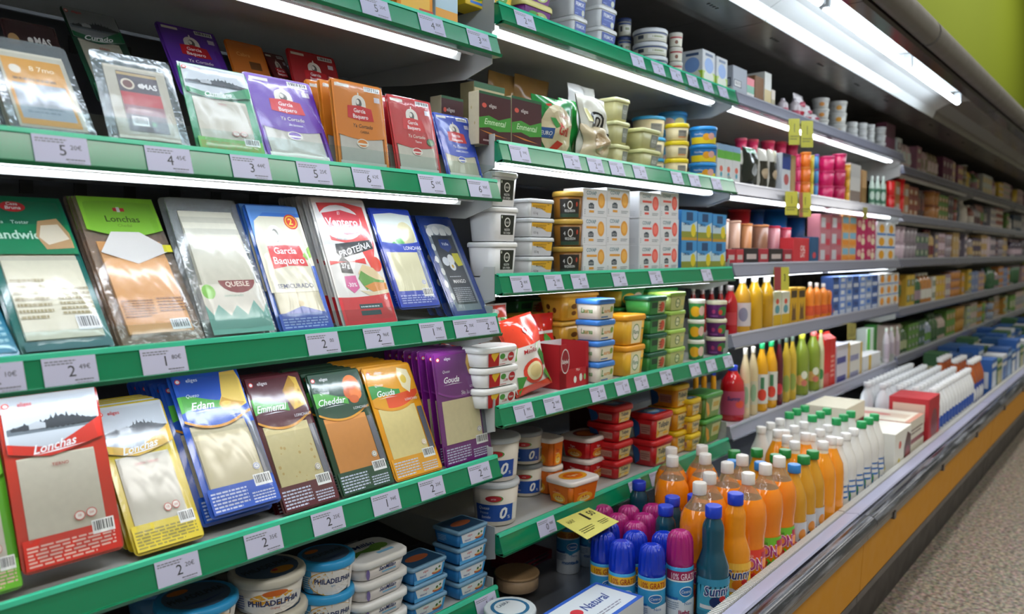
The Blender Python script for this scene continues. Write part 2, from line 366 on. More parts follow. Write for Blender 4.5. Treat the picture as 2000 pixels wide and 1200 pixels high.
def tub(w, d, h, c, name='food_tub'):
    """c: body, lid, r, taper, lidh, front, left, top, round, clear"""
    t = empty(name); body = M(c.get('body', '#eeeeea'), c.get('bkind', 'plastic')); lid = M(c.get('lid', '#f2f2ee'), c.get('lkind', 'plastic'))
    rnd = c.get('round'); tp = c.get('taper', .88); lh = min(c.get('lidh', .012), h * .35); hb = h - lh * .75
    w1, d1 = w * .95, d * .95; wb, db = w1 * tp, d1 * (1 - (1 - tp) * w1 / d1)
    rb = c.get('r', .018); rr = (lambda a, b_: min(a, b_) / 2 if rnd else rb); sg = 5 if rnd else 3
    b = MB(); b.loft([(.002 * h / h, wb * .96, db * .96, rr(wb, db) * .96), (.004, wb, db, rr(wb, db)), (hb, w1, d1, rr(w1, d1))], body, sg, cap1=True)
    b.build('body', t)
    b = MB(); q = .0018
    b.loft([(hb - lh * .25, w - .001, d - .001, rr(w, d)), (hb - lh * .2, w, d, rr(w, d)), (hb + lh * .45, w, d, rr(w, d)), (hb + lh * .6, w * .975, d * .975, rr(w, d) * .97),
            (hb + lh * .72, w * .95, d * .95, rr(w, d) * .95), (hb + lh * .74, w * .90, d * .90, rr(w, d) * .9)], lid, sg)
    if c.get('top'): b.art(c['top'], lambda x, y, l: ((x - .5) * w * .84, (y - .5) * d * .84, h + l + .0003), w * .84, d * .84)
    b.build('lid', t)
    if c.get('front') or c.get('left'):
        b = MB(); hz = hb * .9
        if rnd:
            sp = c.get('span', 120); R = lambda z: (wb + (w1 - wb) * (z / hb)) / 2
            b.art(c['front'], cylfn(R, hb * .05, hz, c.get('phi', 25), sp), math.radians(sp) * w1 / 2, hz, True)
        else:
            if c.get('front'):
                def ff(x, y, l):
                    z = hb * .04 + y * hz; k = z / hb; wy = wb + (w1 - wb) * k; return ((x - .5) * (wy - rb * 1.2), -(db + (d1 - db) * k) / 2 - .0003 - l, z)
                b.art(c['front'], ff, w1 - rb * 1.2, hz)
            if c.get('left'):
                def fl(x, y, l):
                    z = hb * .04 + y * hz; k = z / hb; dy = db + (d1 - db) * k; return (-(wb + (w1 - wb) * k) / 2 - .0003 - l, (.5 - x) * (dy - rb * 1.2), z)
                b.art(c['left'], fl, d1 - rb * 1.2, hz)
        b.build('label', t)
    return t
def carton(w, d, h, c, name='carton'):
    t = empty(name); b = MB(); bm = M(c.get('body', '#e8e8ea'), c.get('bkind', 'paper')); g = c.get('gable', 0); hb = h - g
    b.loft([(0, w - .002, d - .002, .002), (.001, w, d, .002), (hb - .001, w, d, .002), (hb, w - .002, d - .002, .002)], bm, 1, smooth=False)
    if g:
        b.add([(-w / 2, -d / 2, hb), (w / 2, -d / 2, hb), (w / 2, d / 2, hb), (-w / 2, d / 2, hb), (-w / 2, 0, h - g * .3), (w / 2, 0, h - g * .3)], [(0, 1, 5, 4), (2, 3, 4, 5), (0, 4, 3), (1, 2, 5)], bm)
        b.box((-w / 2, -.002, h - g * .35), (w / 2, .002, h), bm)
    b.build('box', t)
    b = MB()
    if c.get('front'): b.art(c['front'], lambda x, y, l: ((x - .5) * w, -d / 2 - l, y * hb), w, hb)
    if c.get('left'): b.art(c['left'], lambda x, y, l: (-w / 2 - l, (.5 - x) * d, y * hb), d, hb)
    if c.get('top') and not g: b.art(c['top'], lambda x, y, l: ((x - .5) * w, (y - .5) * d, hb + l), w, d)
    if b.f: b.build('printed_face', t)
    if c.get('cap'):
        b = MB(); lathe(b, [(0, .012), (.012, .012), (.013, .010)], M(c['cap'], 'plastic'), 14); b.build('cap', t, (0, -d * .22, hb + g * .3 if g else hb))
    return t
PROF = {
    'waist': [(0, .80), (.01, .96), (.05, 1), (.30, 1), (.36, .93), (.42, .90), (.50, .93), (.58, 1), (.66, 1), (.74, .94), (.80, .74), (.86, .44), (.90, .34), (.93, .34)],
    'sunny': [(0, .80), (.01, .95), (.04, 1), (.40, 1), (.42, .96), (.50, .98), (.60, .72), (.64, .65), (.80, .67), (.84, .62), (.90, .42), (.93, .38)],
    'slim': [(0, .85), (.01, .97), (.04, 1), (.60, 1), (.68, .95), (.78, .70), (.86, .45), (.90, .38), (.94, .38)],
    'milk': [(0, .85), (.01, .97), (.04, 1), (.34, 1), (.44, .93), (.55, .97), (.62, .98), (.72, .86), (.82, .56), (.90, .40), (.94, .40)],
    'jug': [(0, .9), (.01, .98), (.04, 1), (.62, 1), (.72, .92), (.82, .6), (.88, .42), (.92, .40), (.94, .40)],
    'pot': [(0, .75), (.02, .82), (.50, .92), (.86, .98), (.88, 1.04), (.94, 1.04)]}
def bottle(R, h, c, name='drink_bottle'):
    """c: prof, liquid, fill (0..1), air, cap, capr, label items, lz (z0,z1), span, phi, n"""
    t = empty(name); pr = PROF[c.get('prof', 'slim')]; n = c.get('n', 20); liq = M(c['liquid'], c.get('lkind', 'juice')); air = M(c.get('air', c['liquid']), c.get('akind', 'juice'))
    fill = c.get('fill', 1)
    b = MB(); lathe(b, [(z * h, r * R, liq if z < fill else air) for z, r in pr], liq, n); b.build('body', t)
    cr = c.get('capr', .42) * R; b = MB(); ch = c.get('caph', .022)
    z0 = pr[-1][0] * h - ch * .35
    lathe(b, [(z0, cr * .98), (z0 + ch * .1, cr), (h - .002, cr), (h, cr * .88)], M(c.get('cap', '#f0f0f0'), 'plastic'), 24, (lambda a, i: 1 - .03 * (math.cos(24 * a) > 0)) if False else None)
    b.build('cap', t)
    if c.get('label'):
        zs = [p[0] for p in pr]
        def rad(z):
            k = z / h
            for (za, ra), (zb, rb2) in zip(pr, pr[1:]):
                if za <= k <= zb: return (ra + (rb2 - ra) * (k - za) / (zb - za)) * R + .0004
            return R
        lz = c.get('lz', (.1, .42)); sp = c.get('span', 150)
        b = MB(); b.art(c['label'], cylfn(rad, lz[0] * h, lz[1] * h, c.get('phi', 40), sp), math.radians(sp) * R, (lz[1] - lz[0]) * h, True); b.build('label', t)
    return t
def spray_can(R, h, capc, accent, words, name='spray_can'):
    t = empty(name); hc = h * .65
    b = MB(); lathe(b, [(0, R * .93), (.003, R), (hc - .006, R), (hc, R * .96)], M('#39a9df', 'metal') if False else M('#3fa8dc', 'print'), 26); b.build('body', t)
    b = MB(); 
    lathe(b, [(hc - .004, R * .95), (hc, R * .985), (hc + .008, R), (hc + .02, R * .99), (h * .88, R * .95), (h * .94, R * .88), (h * .98, R * .70), (h, R * .42)], M(capc, 'gloss'), 84,
          lambda a, i: 1 - (0, 0, 0, .05, .10, .16, .20, .22)[i] * (.5 + .5 * math.cos(14 * a))); b.build('cap', t)
    b = MB(); fn = cylfn(lambda z: R, 0, hc, 42, 170)
    b.art([('r', .0, .78, 1, .93, accent[0]), ('r', .02, .755, .98, .78, '#ffffff'), ('t', words, .5, .795, .10, accent[1], 0, .015, .66), ('e', .55, .60, .17, .085, '#ffffff'), ('e', .55, .60, .155, .07, '#2d6fb5'),
           ('t', 'Asturiana' if False else 'Central', .55, .575, .05, '#ffffff', .2, .0, .25), ('r', .0, 0, 1, .42, '#e6eef6'), ('e', .2, .42, .25, .06, '#e6eef6'), ('e', .8, .40, .3, .08, '#e6eef6'),
           ('t', 'Nata', .6, .38, .05, '#2067b0', 0, 0, .2), ('t', accent[2], .5, .22, .075, accent[3], 0, .03, .5), ('r', .04, .46, .34, .50, '#2067b0'), ('l', .05, .30, .36, .44, 4, '#8aa0b8'), ('r', .985, 0, 1, .95, '#c9ccd0')], fn, math.radians(170) * R, hc, True)
    b.build('label', t)
    return t
def slice_pack(w, L, c, name='slice_pack'):
    """flat pack of sliced cheese: x across, y up, z outwards"""
    t = empty(name); clear = c.get('clear'); tm = M(c['tray'], 'clear' if clear else 'gloss')
    def rr2(mb, ww, hh, z0, z1, r, mat, cx=.5, cyy=.5):
        pts = rrect(ww, hh, r, 3); n = len(pts); o = [(cx * w + x, cyy * L + y) for x, y in pts]
        mb.add([(x, y, z0) for x, y in o] + [(x, y, z1) for x, y in o], [(i, (i + 1) % n, (i + 1) % n + n, i + n) for i in range(n)] + [tuple(reversed(range(n))), tuple(n + i for i in range(n))], mat)
    b = MB(); rr2(b, w, L, .0050, .0066, .009, tm); rr2(b, w * .86, L * .9, 0, .0050, .012, tm)
    b.build('tray', t)
    sl = .0014 if c.get('n', 4) >= 3 else .0009
    x0, y0, x1, y1 = c.get('win', (.10, .17, .84, .66)); ns = c.get('n', 4); st = c.get('step', .03)
    cl_ = c['cheese'].lstrip('#'); cm_shade = M('#' + ''.join('%02x' % int(int(cl_[i:i + 2], 16) * .91) for i in (0, 2, 4)), 'cheese')  # darker tone for odd slices: shade at the steps put into the colour
    b = MB(); cm = M(c['cheese'], 'cheese')
    for k in range(ns):                  # staggered slices, the front one lowest
        top = y1 - st * (ns - 1 - k) * 0 - st * k; z = .0067 + k * sl
        b.box((x0 * w, y0 * L, z), (x1 * w, top * L, z + sl - .0001), cm_shade if k % 2 else cm)
    zt = .0067 + ns * sl
    if c.get('holes'):
        rr_ = random.Random(5)
        for k in range(16):
            cx, cyy, q = x0 + .05 + rr_.random() * (x1 - x0 - .1), y0 + .03 + rr_.random() * (y1 - y0 - st * ns - .06), rr_.uniform(.008, .026)
            b.art([('e', cx, cyy, q, q * w / L * 1.1, '#b79a5c')], lambda x, y, l: (x * w, y * L, zt + l - .0001), w, L)
    b.build('cheese_slices', t)
    b = MB(); b.art(c['art'], lambda x, y, l: (x * w, y * L, zt + .0004 + l), w, L, kind='print'); b.build('printed_film', t)
    b = MB(); nx, ny = 10, 16; rg = random.Random(c.get('seed', 1)); vs = []
    for j in range(ny + 1):
        for i in range(nx + 1):
            x, y = i / nx, j / ny; e = math.sin(math.pi * x) * math.sin(math.pi * y)
            vs.append((x * w, y * L, (.0069 if e < 1e-6 else zt + .0015 + .0018 * e ** .5 + rg.uniform(-.0006, .0006))))
    b.add(vs, [(j * (nx + 1) + i, j * (nx + 1) + i + 1, (j + 1) * (nx + 1) + i + 1, (j + 1) * (nx + 1) + i) for j in range(ny) for i in range(nx)], M('#ffffff', 'film'), True)
    b.build('clear_wrap', t)
    return t
def pouch(w, h, th, c, name='pouch'):
    """soft bag: pinched edges, creases; art on its front"""
    t = empty(name); rg = random.Random(c.get('seed', 2)); nx, ny = 12, 14; am = c.get('crinkle', .006)
    ph = [rg.uniform(0, 6.3) for _ in range(6)]
    def Y(x, y):
        e = max(0, math.sin(math.pi * x)) ** .6 * max(0, math.sin(math.pi * y)) ** .6
        return -th / 2 * e - am * (math.sin(9 * x + ph[0] + 4 * y) * .5 + math.sin(17 * y + ph[1] - 6 * x) * .3) * (.3 + e)
    def fn(x, y, l):
        return ((x - .5) * w * (1 - .10 * math.sin(math.pi * y) ** 2) + am * .6 * math.sin(8 * y + ph[2]), Y(x, y) - .0006 - l, y * h)
    b = MB(); m = M(c['body'], c.get('bkind', 'gloss'))
    fr = [fn(i / nx, j / ny, -.0006) for j in range(ny + 1) for i in range(nx + 1)]
    bk = [(x, -y if False else th * .5 * max(0, math.sin(math.pi * (k % (nx + 1)) / nx)) ** .6 * max(0, math.sin(math.pi * (k // (nx + 1)) / ny)) ** .6 + .0015, z) for k, (x, y, z) in enumerate(fr)]
    q = [(j * (nx + 1) + i, j * (nx + 1) + i + 1, (j + 1) * (nx + 1) + i + 1, (j + 1) * (nx + 1) + i) for j in range(ny) for i in range(nx)]
    b.add(fr, q, m, True); b.add(bk, [tuple(reversed(f)) for f in q], m, True)
    for k in range(0): pass
    b.build('bag', t)
    if c.get('art'):
        b = MB()
        for it in c['art']:              # large shapes follow the bag's surface
            if it[0] == 'r':
                _, x0, y0, x1, y1, cc = it; n1, n2 = max(2, int(10 * (x1 - x0)) + 1), max(2, int(10 * (y1 - y0)) + 1)
                b.add([fn(x0 + (x1 - x0) * i / n1, y0 + (y1 - y0) * j / n2, .0002 + .0003 * c['art'].index(it)) for j in range(n2 + 1) for i in range(n1 + 1)],
                      [(j * (n1 + 1) + i, j * (n1 + 1) + i + 1, (j + 1) * (n1 + 1) + i + 1, (j + 1) * (n1 + 1) + i) for j in range(n2) for i in range(n1)], M(cc, 'gloss'), True)
            else: b.art([it], lambda x, y, l: fn(x, y, l + .0006 + .0003 * c['art'].index(it)), w, h, True, 'gloss')
        b.build('print', t)
    return t

# ---------------------------------------------------------------- placing
ORD = ['', 'second', 'third', 'fourth', 'fifth', 'sixth', 'seventh', 'eighth', 'ninth', 'tenth', 'eleventh', 'twelfth', 'thirteenth', 'fourteenth', 'fifteenth', 'sixteenth', 'seventeenth', 'eighteenth', 'nineteenth']
def level(i, n):
    if n == 1: return ''
    if i == 0: return 'bottom of stack'
    if i == n - 1: return 'top of stack'
    return 'middle of stack' if n == 3 else ORD[i] + ' from bottom of stack'
def ST(kind, uL, uR, vT, zr, n, yf, c, desc, cat, grp, d=None, rz=0, jit=.002, where='', name=None, back=0):
    """a stack of n things: left and right edge and top read off the photo, standing on the shelf at height zr (relative to the eye)"""
    zb = EYE + zr - .0075; um = (uL + uR) / 2; zt = PY(um, vT, yf).z; h = (zt - zb) / n
    xl, xr = GX(uL, yf, (zb + zt) / 2), GX(uR, yf, (zb + zt) / 2); w_ = xr - xl
    xc = (xl + xr) / 2
    if c.get('round') or kind is bottle:   # round things: width seen across the line of sight
        p0 = PY(um, 494, yf); w_ = c.get('fat', 1) * (uR - uL) * (p0 - Vector((0, 0, EYE))).dot(FW) / F
        w_ *= 1 + .4 * w_ / p0.length; d = w_; xc = GX(um, yf + w_ / 2, (zb + zt) / 2); c = dict(c, phi=math.degrees(math.atan2(xc, yf)) * .85)
    d = d or w_ * 1.1
    if kind is tub: p = tub(w_, d, h, c, name or 'food_tub')
    elif kind is carton: p = carton(w_, d, h, c, name or {'box': 'food_box', 'pack': 'drink_pack', 'cheese': 'cheese_block'}.get(cat, 'carton'))
    elif kind is bottle: p = bottle(w_ / 2, h, c, name or 'drink_bottle'); d = w_
    elif kind is pouch: p = pouch(w_, h, min(.05, w_ * .4), c, name or 'pouch'); d = .05
    tag(p, None, cat, grp); rg = random.Random(int(uL)); out = []
    for q in range(back + 1):
        for i in range(n):
            lv = level(i, n); bk = ['', 'directly behind the front one', 'two behind the front one'][q]
            lab = ', '.join(s for s in (desc, where, lv, bk) if s)
            loc = (xc + rg.uniform(-jit, jit), yf + d / 2 + q * (d + .006), zb + i * h)
            if q == 0 and i == 0: o = p; o.location = loc; o['label'] = lab; o.rotation_euler[2] = rz
            else: o = dup(p, loc, rz + rg.uniform(-jit, jit) * 8, lab)
            out.append(o)
    return out
def ROW(kind, us, vT, zr, yf, wpx, c, desc, cat, grp, where='', n=1, **k):
    """several equal things side by side; us: left edges"""
    for i, u in enumerate(us):
        pos = 'leftmost' if i == 0 else ('rightmost' if i == len(us) - 1 else ORD[i] + ' from the left')
        vt = vT[i] if isinstance(vT, (list, tuple)) else vT; wp = wpx[i] if isinstance(wpx, (list, tuple)) else wpx
        ST(kind, u, u + wp, vt, zr, n, yf, c, desc, cat, grp, where=((pos + ' ') if len(us) > 1 else '') + where, **k)
def PACK(bl, ubr, tl, c, label, cat='cheese', grp=None, yb=None, behind=0, dy=.017, dx=0, desc=None, dz=0):
    yb = yb or YF + .034
    BL = PY(bl[0], bl[1], yb)
    for zs in S[:4]:
        if -.06 < BL.z - (EYE + zs - .008) < (.022 if zs != S[3] else .004) and yb < YF + .1: BL.z = EYE + zs - .0075; BL.x = GX(bl[0], yb, BL.z)
    w_ = GX(ubr, yb, BL.z) - BL.x
    r = ray(*tl); t_ = BL.x / r.x; TL = Vector((BL.x, r.y * t_, EYE + r.z * t_)); e2 = TL - BL; L_ = e2.length; e2.normalize()
    dy = max(dy, .0205)
    e1 = Vector((1, 0, 0)); n_ = e1.cross(e2)
    p = slice_pack(w_, L_, c); tag(p, label, cat, grp)
    mm = Matrix.Identity(4)
    for i, v in enumerate((e1, e2, n_)):
        for k in range(3): mm[k][i] = v[k]
    mm.translation = BL; p.matrix_world = mm
    out = [p]
    rg = random.Random(int(bl[0]))
    for q in range(behind):
        o = dup(p, BL + Vector((dx * (q + 1) + rg.uniform(-.002, .002), dy * (q + 1), rg.uniform(0, .003) + dz)), None,
                f"{desc}, {['directly', 'two', 'three', 'four', 'five', 'six', 'seven', 'eight'][q]} behind the front pack")
        out.append(o)
    return out

# ---------------------------------------------------------------- price tags
def price_tag(u, y, zr, big, small, label, w_=.074, h_=.041, seg=None):
    z = EYE + zr; x = GX(u, y, z - .025)
    b = MB(); b.box((-w_ / 2, -.0004, -h_), (w_ / 2, 0, 0), M('#c6c5de', 'paper'))
    b.art([('l', .05, .74, .62, .93, 2, '#77777f'), ('t', big, .52, .28, .40, '#26262c', 0, 0, .3), ('t', small, .77, .52, .17, '#33333a', 0, 0, .3), ('l', .55, .12, .92, .2, 1, '#55555c'), ('l', .58, .03, .95, .09, 1, '#9a90a0')] if big else [('l', .05, .2, .9, .8, 3, '#77777f')],
          lambda xx, yy, l: ((xx - .5) * w_, -.0004 - l, (yy - 1) * h_), w_, h_)
    o = b.build('price_tag'); o.location = (x, y - .0026, z - .005); o.rotation_euler[0] = -math.atan(14 / 44)
    tag(o, label, 'price tag', 'white price tags in the shelf strips'); return o
# ================================================================= sliced cheese packs, nearest module
def swoop(pts): return pts
def curve(f, x0, x1, n=12): return [(x0 + (x1 - x0) * i / n, f(x0 + (x1 - x0) * i / n)) for i in range(n + 1)]
def seal(x, y, c, t='10'): return [('e', x, y, .05, .024, '#f6f4ee'), ('e', x, y, .043, .020, c), ('e', x, y, .036, .0165, '#f2efe4'), ('t', t, x, y - .006, .014, c, 0, .01, .05)]
def A_lonchas(main, name, word='LONCHAS', pic='fold', low='#e09a2a', second=None, pc='#f3cf62', pd='#d9a32f', band='#4ea83a', lower=None):
    lower = lower or main
    bot = lambda x: .60 + .09 * ((x - .45) / .5) ** 2
    it = [('p', curve(lambda x: bot(x) - .018, .03, .97) + [(.97, .66), (.03, .66)], low)]
    it += [('p', curve(bot, .03, .97) + [(.97, .985), (.03, .985)], main)]
    it += [('p', curve(lambda x: .705 + .03 * math.sin(5 * x), .03, .62) + list(reversed(curve(lambda x: .80 + .03 * math.sin(6 * x + 1), .03, .62))), band)]
    if second: it += [('p', curve(lambda x: bot(x) + .01, .3, .97) + list(reversed(curve(lambda x: .70 + .05 * x, .3, .97))), second)]
    if pic == 'fold': it += [('p', [(.60, .70), (.56, .74), (.63, .80), (.70, .97), (.92, .975), (.96, .90), (.95, .72), (.80, .69)], pc), ('p', [(.60, .705), (.56, .74), (.63, .79), (.74, .76), (.93, .73), (.80, .69)], pd), ('e', .66, .74, .07, .018, pc)]
    elif pic == 'rose': it += [('e', .76, .86, .15, .085, pc), ('e', .70, .80, .12, .06, pd), ('e', .80, .79, .11, .06, pc), ('e', .76, .86, .08, .045, pd), ('e', .77, .87, .045, .024, pc), ('e', .74, .74, .09, .035, pd)]
    elif pic == 'wedge': it += [('p', [(.60, .86), (.78, .97), (.90, .95), (.95, .74), (.70, .71)], pc), ('p', [(.60, .86), (.78, .97), (.84, .90), (.70, .71)], pd)] + [('e', .82 + .03 * (k % 3), .76 + .045 * k, .018, .010, pd) for k in range(4)]
    elif pic == 'leaf': it += [('p', [(.70, .96), (.90, .93), (.93, .84), (.82, .72), (.70, .78), (.66, .88)], pc), ('e', .77, .85, .06, .04, pd)]
    it += [('e', .10, .935, .038, .018, '#e4322b'), ('e', .10, .935, .026, .012, '#f4f4f4'), ('t', 'eliges', .29, .925, .026, '#ffffff', 0, .01, .28), ('t', 'Queso', .24, .815, .024, '#ffffff', .3, 0, .22), ('t', name, .33, .725, .052, '#ffffff', .35, .015, .52),
           ('t', word, .80, .655, .021, '#ffffff', 0, .0, .26), ('p', [(.15, .705), (.35, .715), (.55, .708), (.35, .709)], '#ffffff')]
    it += [('r', .86, .20, .965, .585, '#60626c'), ('r', .03, .015, .97, .185, lower), ('l', .06, .03, .55, .165, 6, '#c9cfe4'), ('l', .60, .03, .92, .11, 4, '#c9cfe4'), ('b', .68, .135, .93, .215)] + seal(.78, .27, lower)
    return it
def A_view(sw, script, sub, low=None, sky='#cfd5da', dark='#2c3138'):
    rg = random.Random(4)
    f = lambda x: .60 + .14 * abs(x - .42) ** 1.2 + .02
    it = [('p', curve(f, .03, .97) + [(.97, .985), (.03, .985)], sky), ('p', [(.05, .80), (.2, .815), (.5, .80), (.95, .81), (.95, .765), (.05, .765)], '#6c757c')]
    for k in range(16):
        x = .12 + .052 * k; hh = .02 + .05 * math.exp(-((x - .58) / .16) ** 2) + rg.random() * .02
        it.append(('e', x, .788 + hh * .3, rg.uniform(.03, .06), hh * .45, dark)); it.append(('p', [(x - .03, .785), (x - .015, .79 + hh * .6), (x, .79 + hh * rg.uniform(.7, 1.1)), (x + .02, .79 + hh * .5), (x + .04, .785)], dark))
    it += [('p', [(.26, .785), (.26, .815), (.34, .83), (.42, .815), (.42, .785)], '#b9bec2')]
    g = lambda x: f(x) + .055 + .07 * max(0, x - .5) * 2 - .03 * (x < .5) * 0
    it += [('p', curve(f, .03, .97) + list(reversed(curve(g, .03, .97))), sw), ('t', script, .48, .655, .05, '#ffffff', .3, .02, .60, .06), ('p', [(.25, .635), (.5, .652), (.8, .665), (.5, .643)], '#ffffff'),
           ('e', .07, .935, .036, .016, '#e4322b'), ('e', .07, .935, .022, .01, '#f4f4f4'), ('t', 'eliges', .25, .925, .024, '#d8373a', 0, .01, .24), ('t', sub, .5, .56, .018, '#a83a34', 0, .01, .34)]
    lo = low or sw
    it += [('r', .03, .015, .97, .18, lo), ('l', .06, .03, .92, .15, 6, '#e7b9ad' if lo == sw else '#9a8a3a'), ('b', .70, .125, .93, .205), ('e', .60, .25, .055, .027, '#c9483c'), ('e', .60, .25, .046, .022, '#eee4da'), ('e', .72, .255, .055, .027, '#c9483c'), ('e', .72, .255, .046, .022, '#eee4da'), ('t', '10', .60, .244, .015, '#c9483c', 0, 0, .06), ('t', '200', .72, .248, .013, '#c9483c', 0, 0, .06)]
    return it
def A_garcia(main, sub, wave=True, subc='#ffffff', circ=False):
    it = [('r', .03, .015, .97, .985, main)]
    if wave: it = [('p', curve(lambda x: .40 - .05 * math.sin(3.14 * x), .03, .97) + [(.97, .985), (.03, .985)], main), ('r', .03, .015, .97, .10, '#e8e6da'), ('r', .03, .015, .07, .5, main), ('r', .93, .015, .97, .5, main)]
    it += [('r', .08, .92, .34, .955, '#efe9dc'), ('b', .62, .91, .92, .965), ('e', .5, .77, .13, .085, '#efe9dc'), ('r', .37, .715, .63, .765, '#efe9dc'), ('e', .5, .765, .055, .05, '#5a5650'), ('e', .48, .775, .03, .028, '#efe9dc'), ('e', .5, .865, .012, .02, '#efe9dc'),
           ('p', [(.28, .72), (.50, .735), (.73, .715), (.76, .575), (.52, .565), (.27, .585)], '#c91522'), ('t', 'García', .5, .655, .045, '#ffffff', 0, .012, .34), ('t', 'Baquero', .51, .59, .045, '#ffffff', 0, .012, .42),
           ('t', 'Ya Cortado', .54, .485, .042, '#efe9dc' if main != '#d57a1d' else '#2e2a28', .2, .005, .56), ('t', sub, .56, .425, .028, subc, 0, .005, .42), ('r', .80, .80, .91, .86, '#ded6e0'), ('e', .5, .31, .11, .05, '#e9e6da'), ('e', .5, .31, .09, .04, main), ('r', .39, .29, .61, .31, '#e9e6da')]
    if circ: it += [('e', .83, .45, .09, .05, '#1f3a2b'), ('e', .83, .45, .07, .038, '#5c8f62')]
    return it
CHE, YEL, ORG = '#e3d9b4', '#dcc277', '#e29444'
GRP = 'sliced cheese packs leaning on the shelves'
# ---- lowest visible packs (fourth strip)
PACK((42, 1128), 240, (-14, 778), dict(tray='#c43426', cheese='#e2dac4', art=A_view('#cf2f22', 'Lonchas', 'TIERNO'), n=2, step=.01, win=(.1, .18, .86, .63), seed=1), 'red-bordered pack of pale cheese slices with a grey landscape print, at the lower left', grp=GRP, behind=1, desc='red-bordered landscape cheese pack at the lower left')
PACK((262, 1092), 398, (176, 800), dict(tray='#dcc02a', cheese='#e3dcc8', art=A_view('#e0b01e', 'Lonchas', 'CABRA TIERNO', low='#e2c92c'), n=2, step=.01, win=(.1, .18, .86, .63), seed=2), 'yellow-bordered pack of goat cheese slices with a grey landscape print', grp=GRP, behind=3, desc='yellow-bordered landscape cheese pack', dy=.02)
PACK((-95, 1190), 44, (-150, 850), dict(tray='#5fae2c', cheese='#e3dcc8', art=A_view('#6ab52e', 'Lonchas', 'CABRA'), n=2, step=.01), 'lime green bordered cheese pack cut off by the left picture edge on the fourth shelf', grp=GRP)
PACK((410, 1020), 548, (320, 738), dict(tray='#1c54bd', cheese='#e2d3a8', art=A_lonchas('#2052b4', 'Edam'), n=4, step=.035, win=(.09, .16, .86, .62), seed=3), 'blue pack of pale cheese slices with a folded slice printed at its top', grp=GRP, yb=YF + .036, behind=5, dy=.022, dx=-.004, dz=-.02, desc='blue-framed folded-slice cheese pack')
PACK((552, 1020), 662, (468, 742), dict(tray='#4e1420', cheese='#e0d096', art=A_lonchas('#561523', 'Emmental', pic='wedge', pc='#ecc24a', pd='#c9962c'), holes=True, n=2, step=.06, win=(.09, .16, .86, .62), seed=4), 'maroon pack of cheese slices with holes, next to the blue one', grp=GRP, yb=YF + .036, behind=4, dy=.022, dz=-.01, desc='maroon pack of cheese slices with holes')
PACK((665, 985), 768, (590, 735), dict(tray='#1c3f2d', cheese=ORG, art=A_lonchas('#1d4631', 'Cheddar', pic='rose', pc='#f07f2c', pd='#d35f17'), n=2, step=.04, win=(.09, .16, .86, .62), seed=5), 'dark green pack of orange cheese slices with an orange rolled slice print', grp=GRP, yb=YF + .036, behind=4, dy=.022, desc='dark green pack of orange cheese slices')
PACK((770, 955), 862, (700, 722), dict(tray='#e59a1e', cheese='#e8d48e', art=A_lonchas('#e6a020', 'Gouda', pic='leaf', pc='#f5e6b8', pd='#e8c64b', second='#e4532c', band='#3d9448'), n=1, step=.02, win=(.09, .16, .84, .62), seed=6), 'bright yellow-orange pack of cheese slices left of the purple packs', grp=GRP, yb=YF + .036, behind=6, dy=.02, desc='bright yellow-orange cheese slice pack')
PACK((866, 925), 958, (838, 692), dict(tray='#6f1d74', cheese='#e0d2a2', art=A_lonchas('#6d1c72', 'Gouda', pic='leaf', pc='#eec15a', pd='#d99a2e', band='#6d1c72', low='#8a2f90') + [('t', 'Sin lactosa', .66, .605, .034, '#f2e7f4', .1, .02, .6), ('t', 'Sin lactosa', .66, .607, .032, '#5b1565', .1, .005, .58)], n=1, win=(.09, .19, .84, .57), seed=7), 'front purple pack of lactose free cheese slices beside the shelf end', grp=GRP, yb=YF + .036, behind=7, dy=.021, dx=-.002, desc='purple pack of lactose free cheese slices')
# ---- middle packs (third strip)
A_sand = [('r', .03, .60, .97, .985, '#0f7f52'), ('r', .03, .80, .97, .985, '#0b6b4c'), ('e', .40, .915, .14, .035, '#d3202c'), ('t', 'Casa', .40, .925, .02, '#ffffff', .1, .02, .2), ('t', 'Bruna', .40, .898, .022, '#ffffff', .1, .02, .24), ('t', 'Para', .18, .80, .022, '#dff0e6', 0, 0, .2), ('t', 'Tostar', .42, .80, .022, '#dff0e6', 0, 0, .24), ('t', 'Sandwich', .36, .70, .055, '#cfeed9', 0, .02, .62), ('p', [(.55, .72), (.62, .82), (.85, .84), (.94, .74), (.94, .64), (.62, .63)], '#c9a070'), ('p', [(.58, .71), (.64, .79), (.84, .80), (.92, .70), (.66, .66)], '#f0e2c8'),
          ('l', .10, .20, .46, .46, 7, '#a8986a'), ('l', .55, .22, .92, .40, 6, '#a8986a'), ('b', .66, .12, .92, .21), ('r', .03, .015, .97, .07, '#1d5f62')]
PACK((42, 676), 224, (-62, 385), dict(tray='#1f6f66', cheese='#eae3c8', art=A_sand, n=3, step=.03, win=(.08, .08, .92, .62), seed=8), 'dark green topped sandwich cheese pack with brown small print, second strip left', grp=GRP, behind=1, desc='dark green topped sandwich cheese pack')
A_lime = [('p', curve(lambda x: .76 - .05 * math.sin(3.14 * x), .03, .97) + [(.97, .985), (.03, .985)], '#8cc93e'), ('p', [(.1, .60), (.3, .74), (.65, .74), (.92, .64), (.92, .60), (.5, .52)], '#efe9e2'), ('r', .42, .885, .56, .91, '#d3303a'), ('r', .465, .88, .505, .915, '#f4f4f4'), ('t', 'Lonchas', .50, .81, .042, '#3b4a20', 0, .01, .48), ('t', 'Chedal', .5, .775, .02, '#6b8a30', 0, 0, .3), ('r', .88, .60, .99, .65, '#e4da28'), ('l', .12, .17, .5, .29, 7, '#8f5c34'), ('l', .55, .20, .9, .30, 5, '#8f5c34'), ('b', .62, .08, .86, .15)]
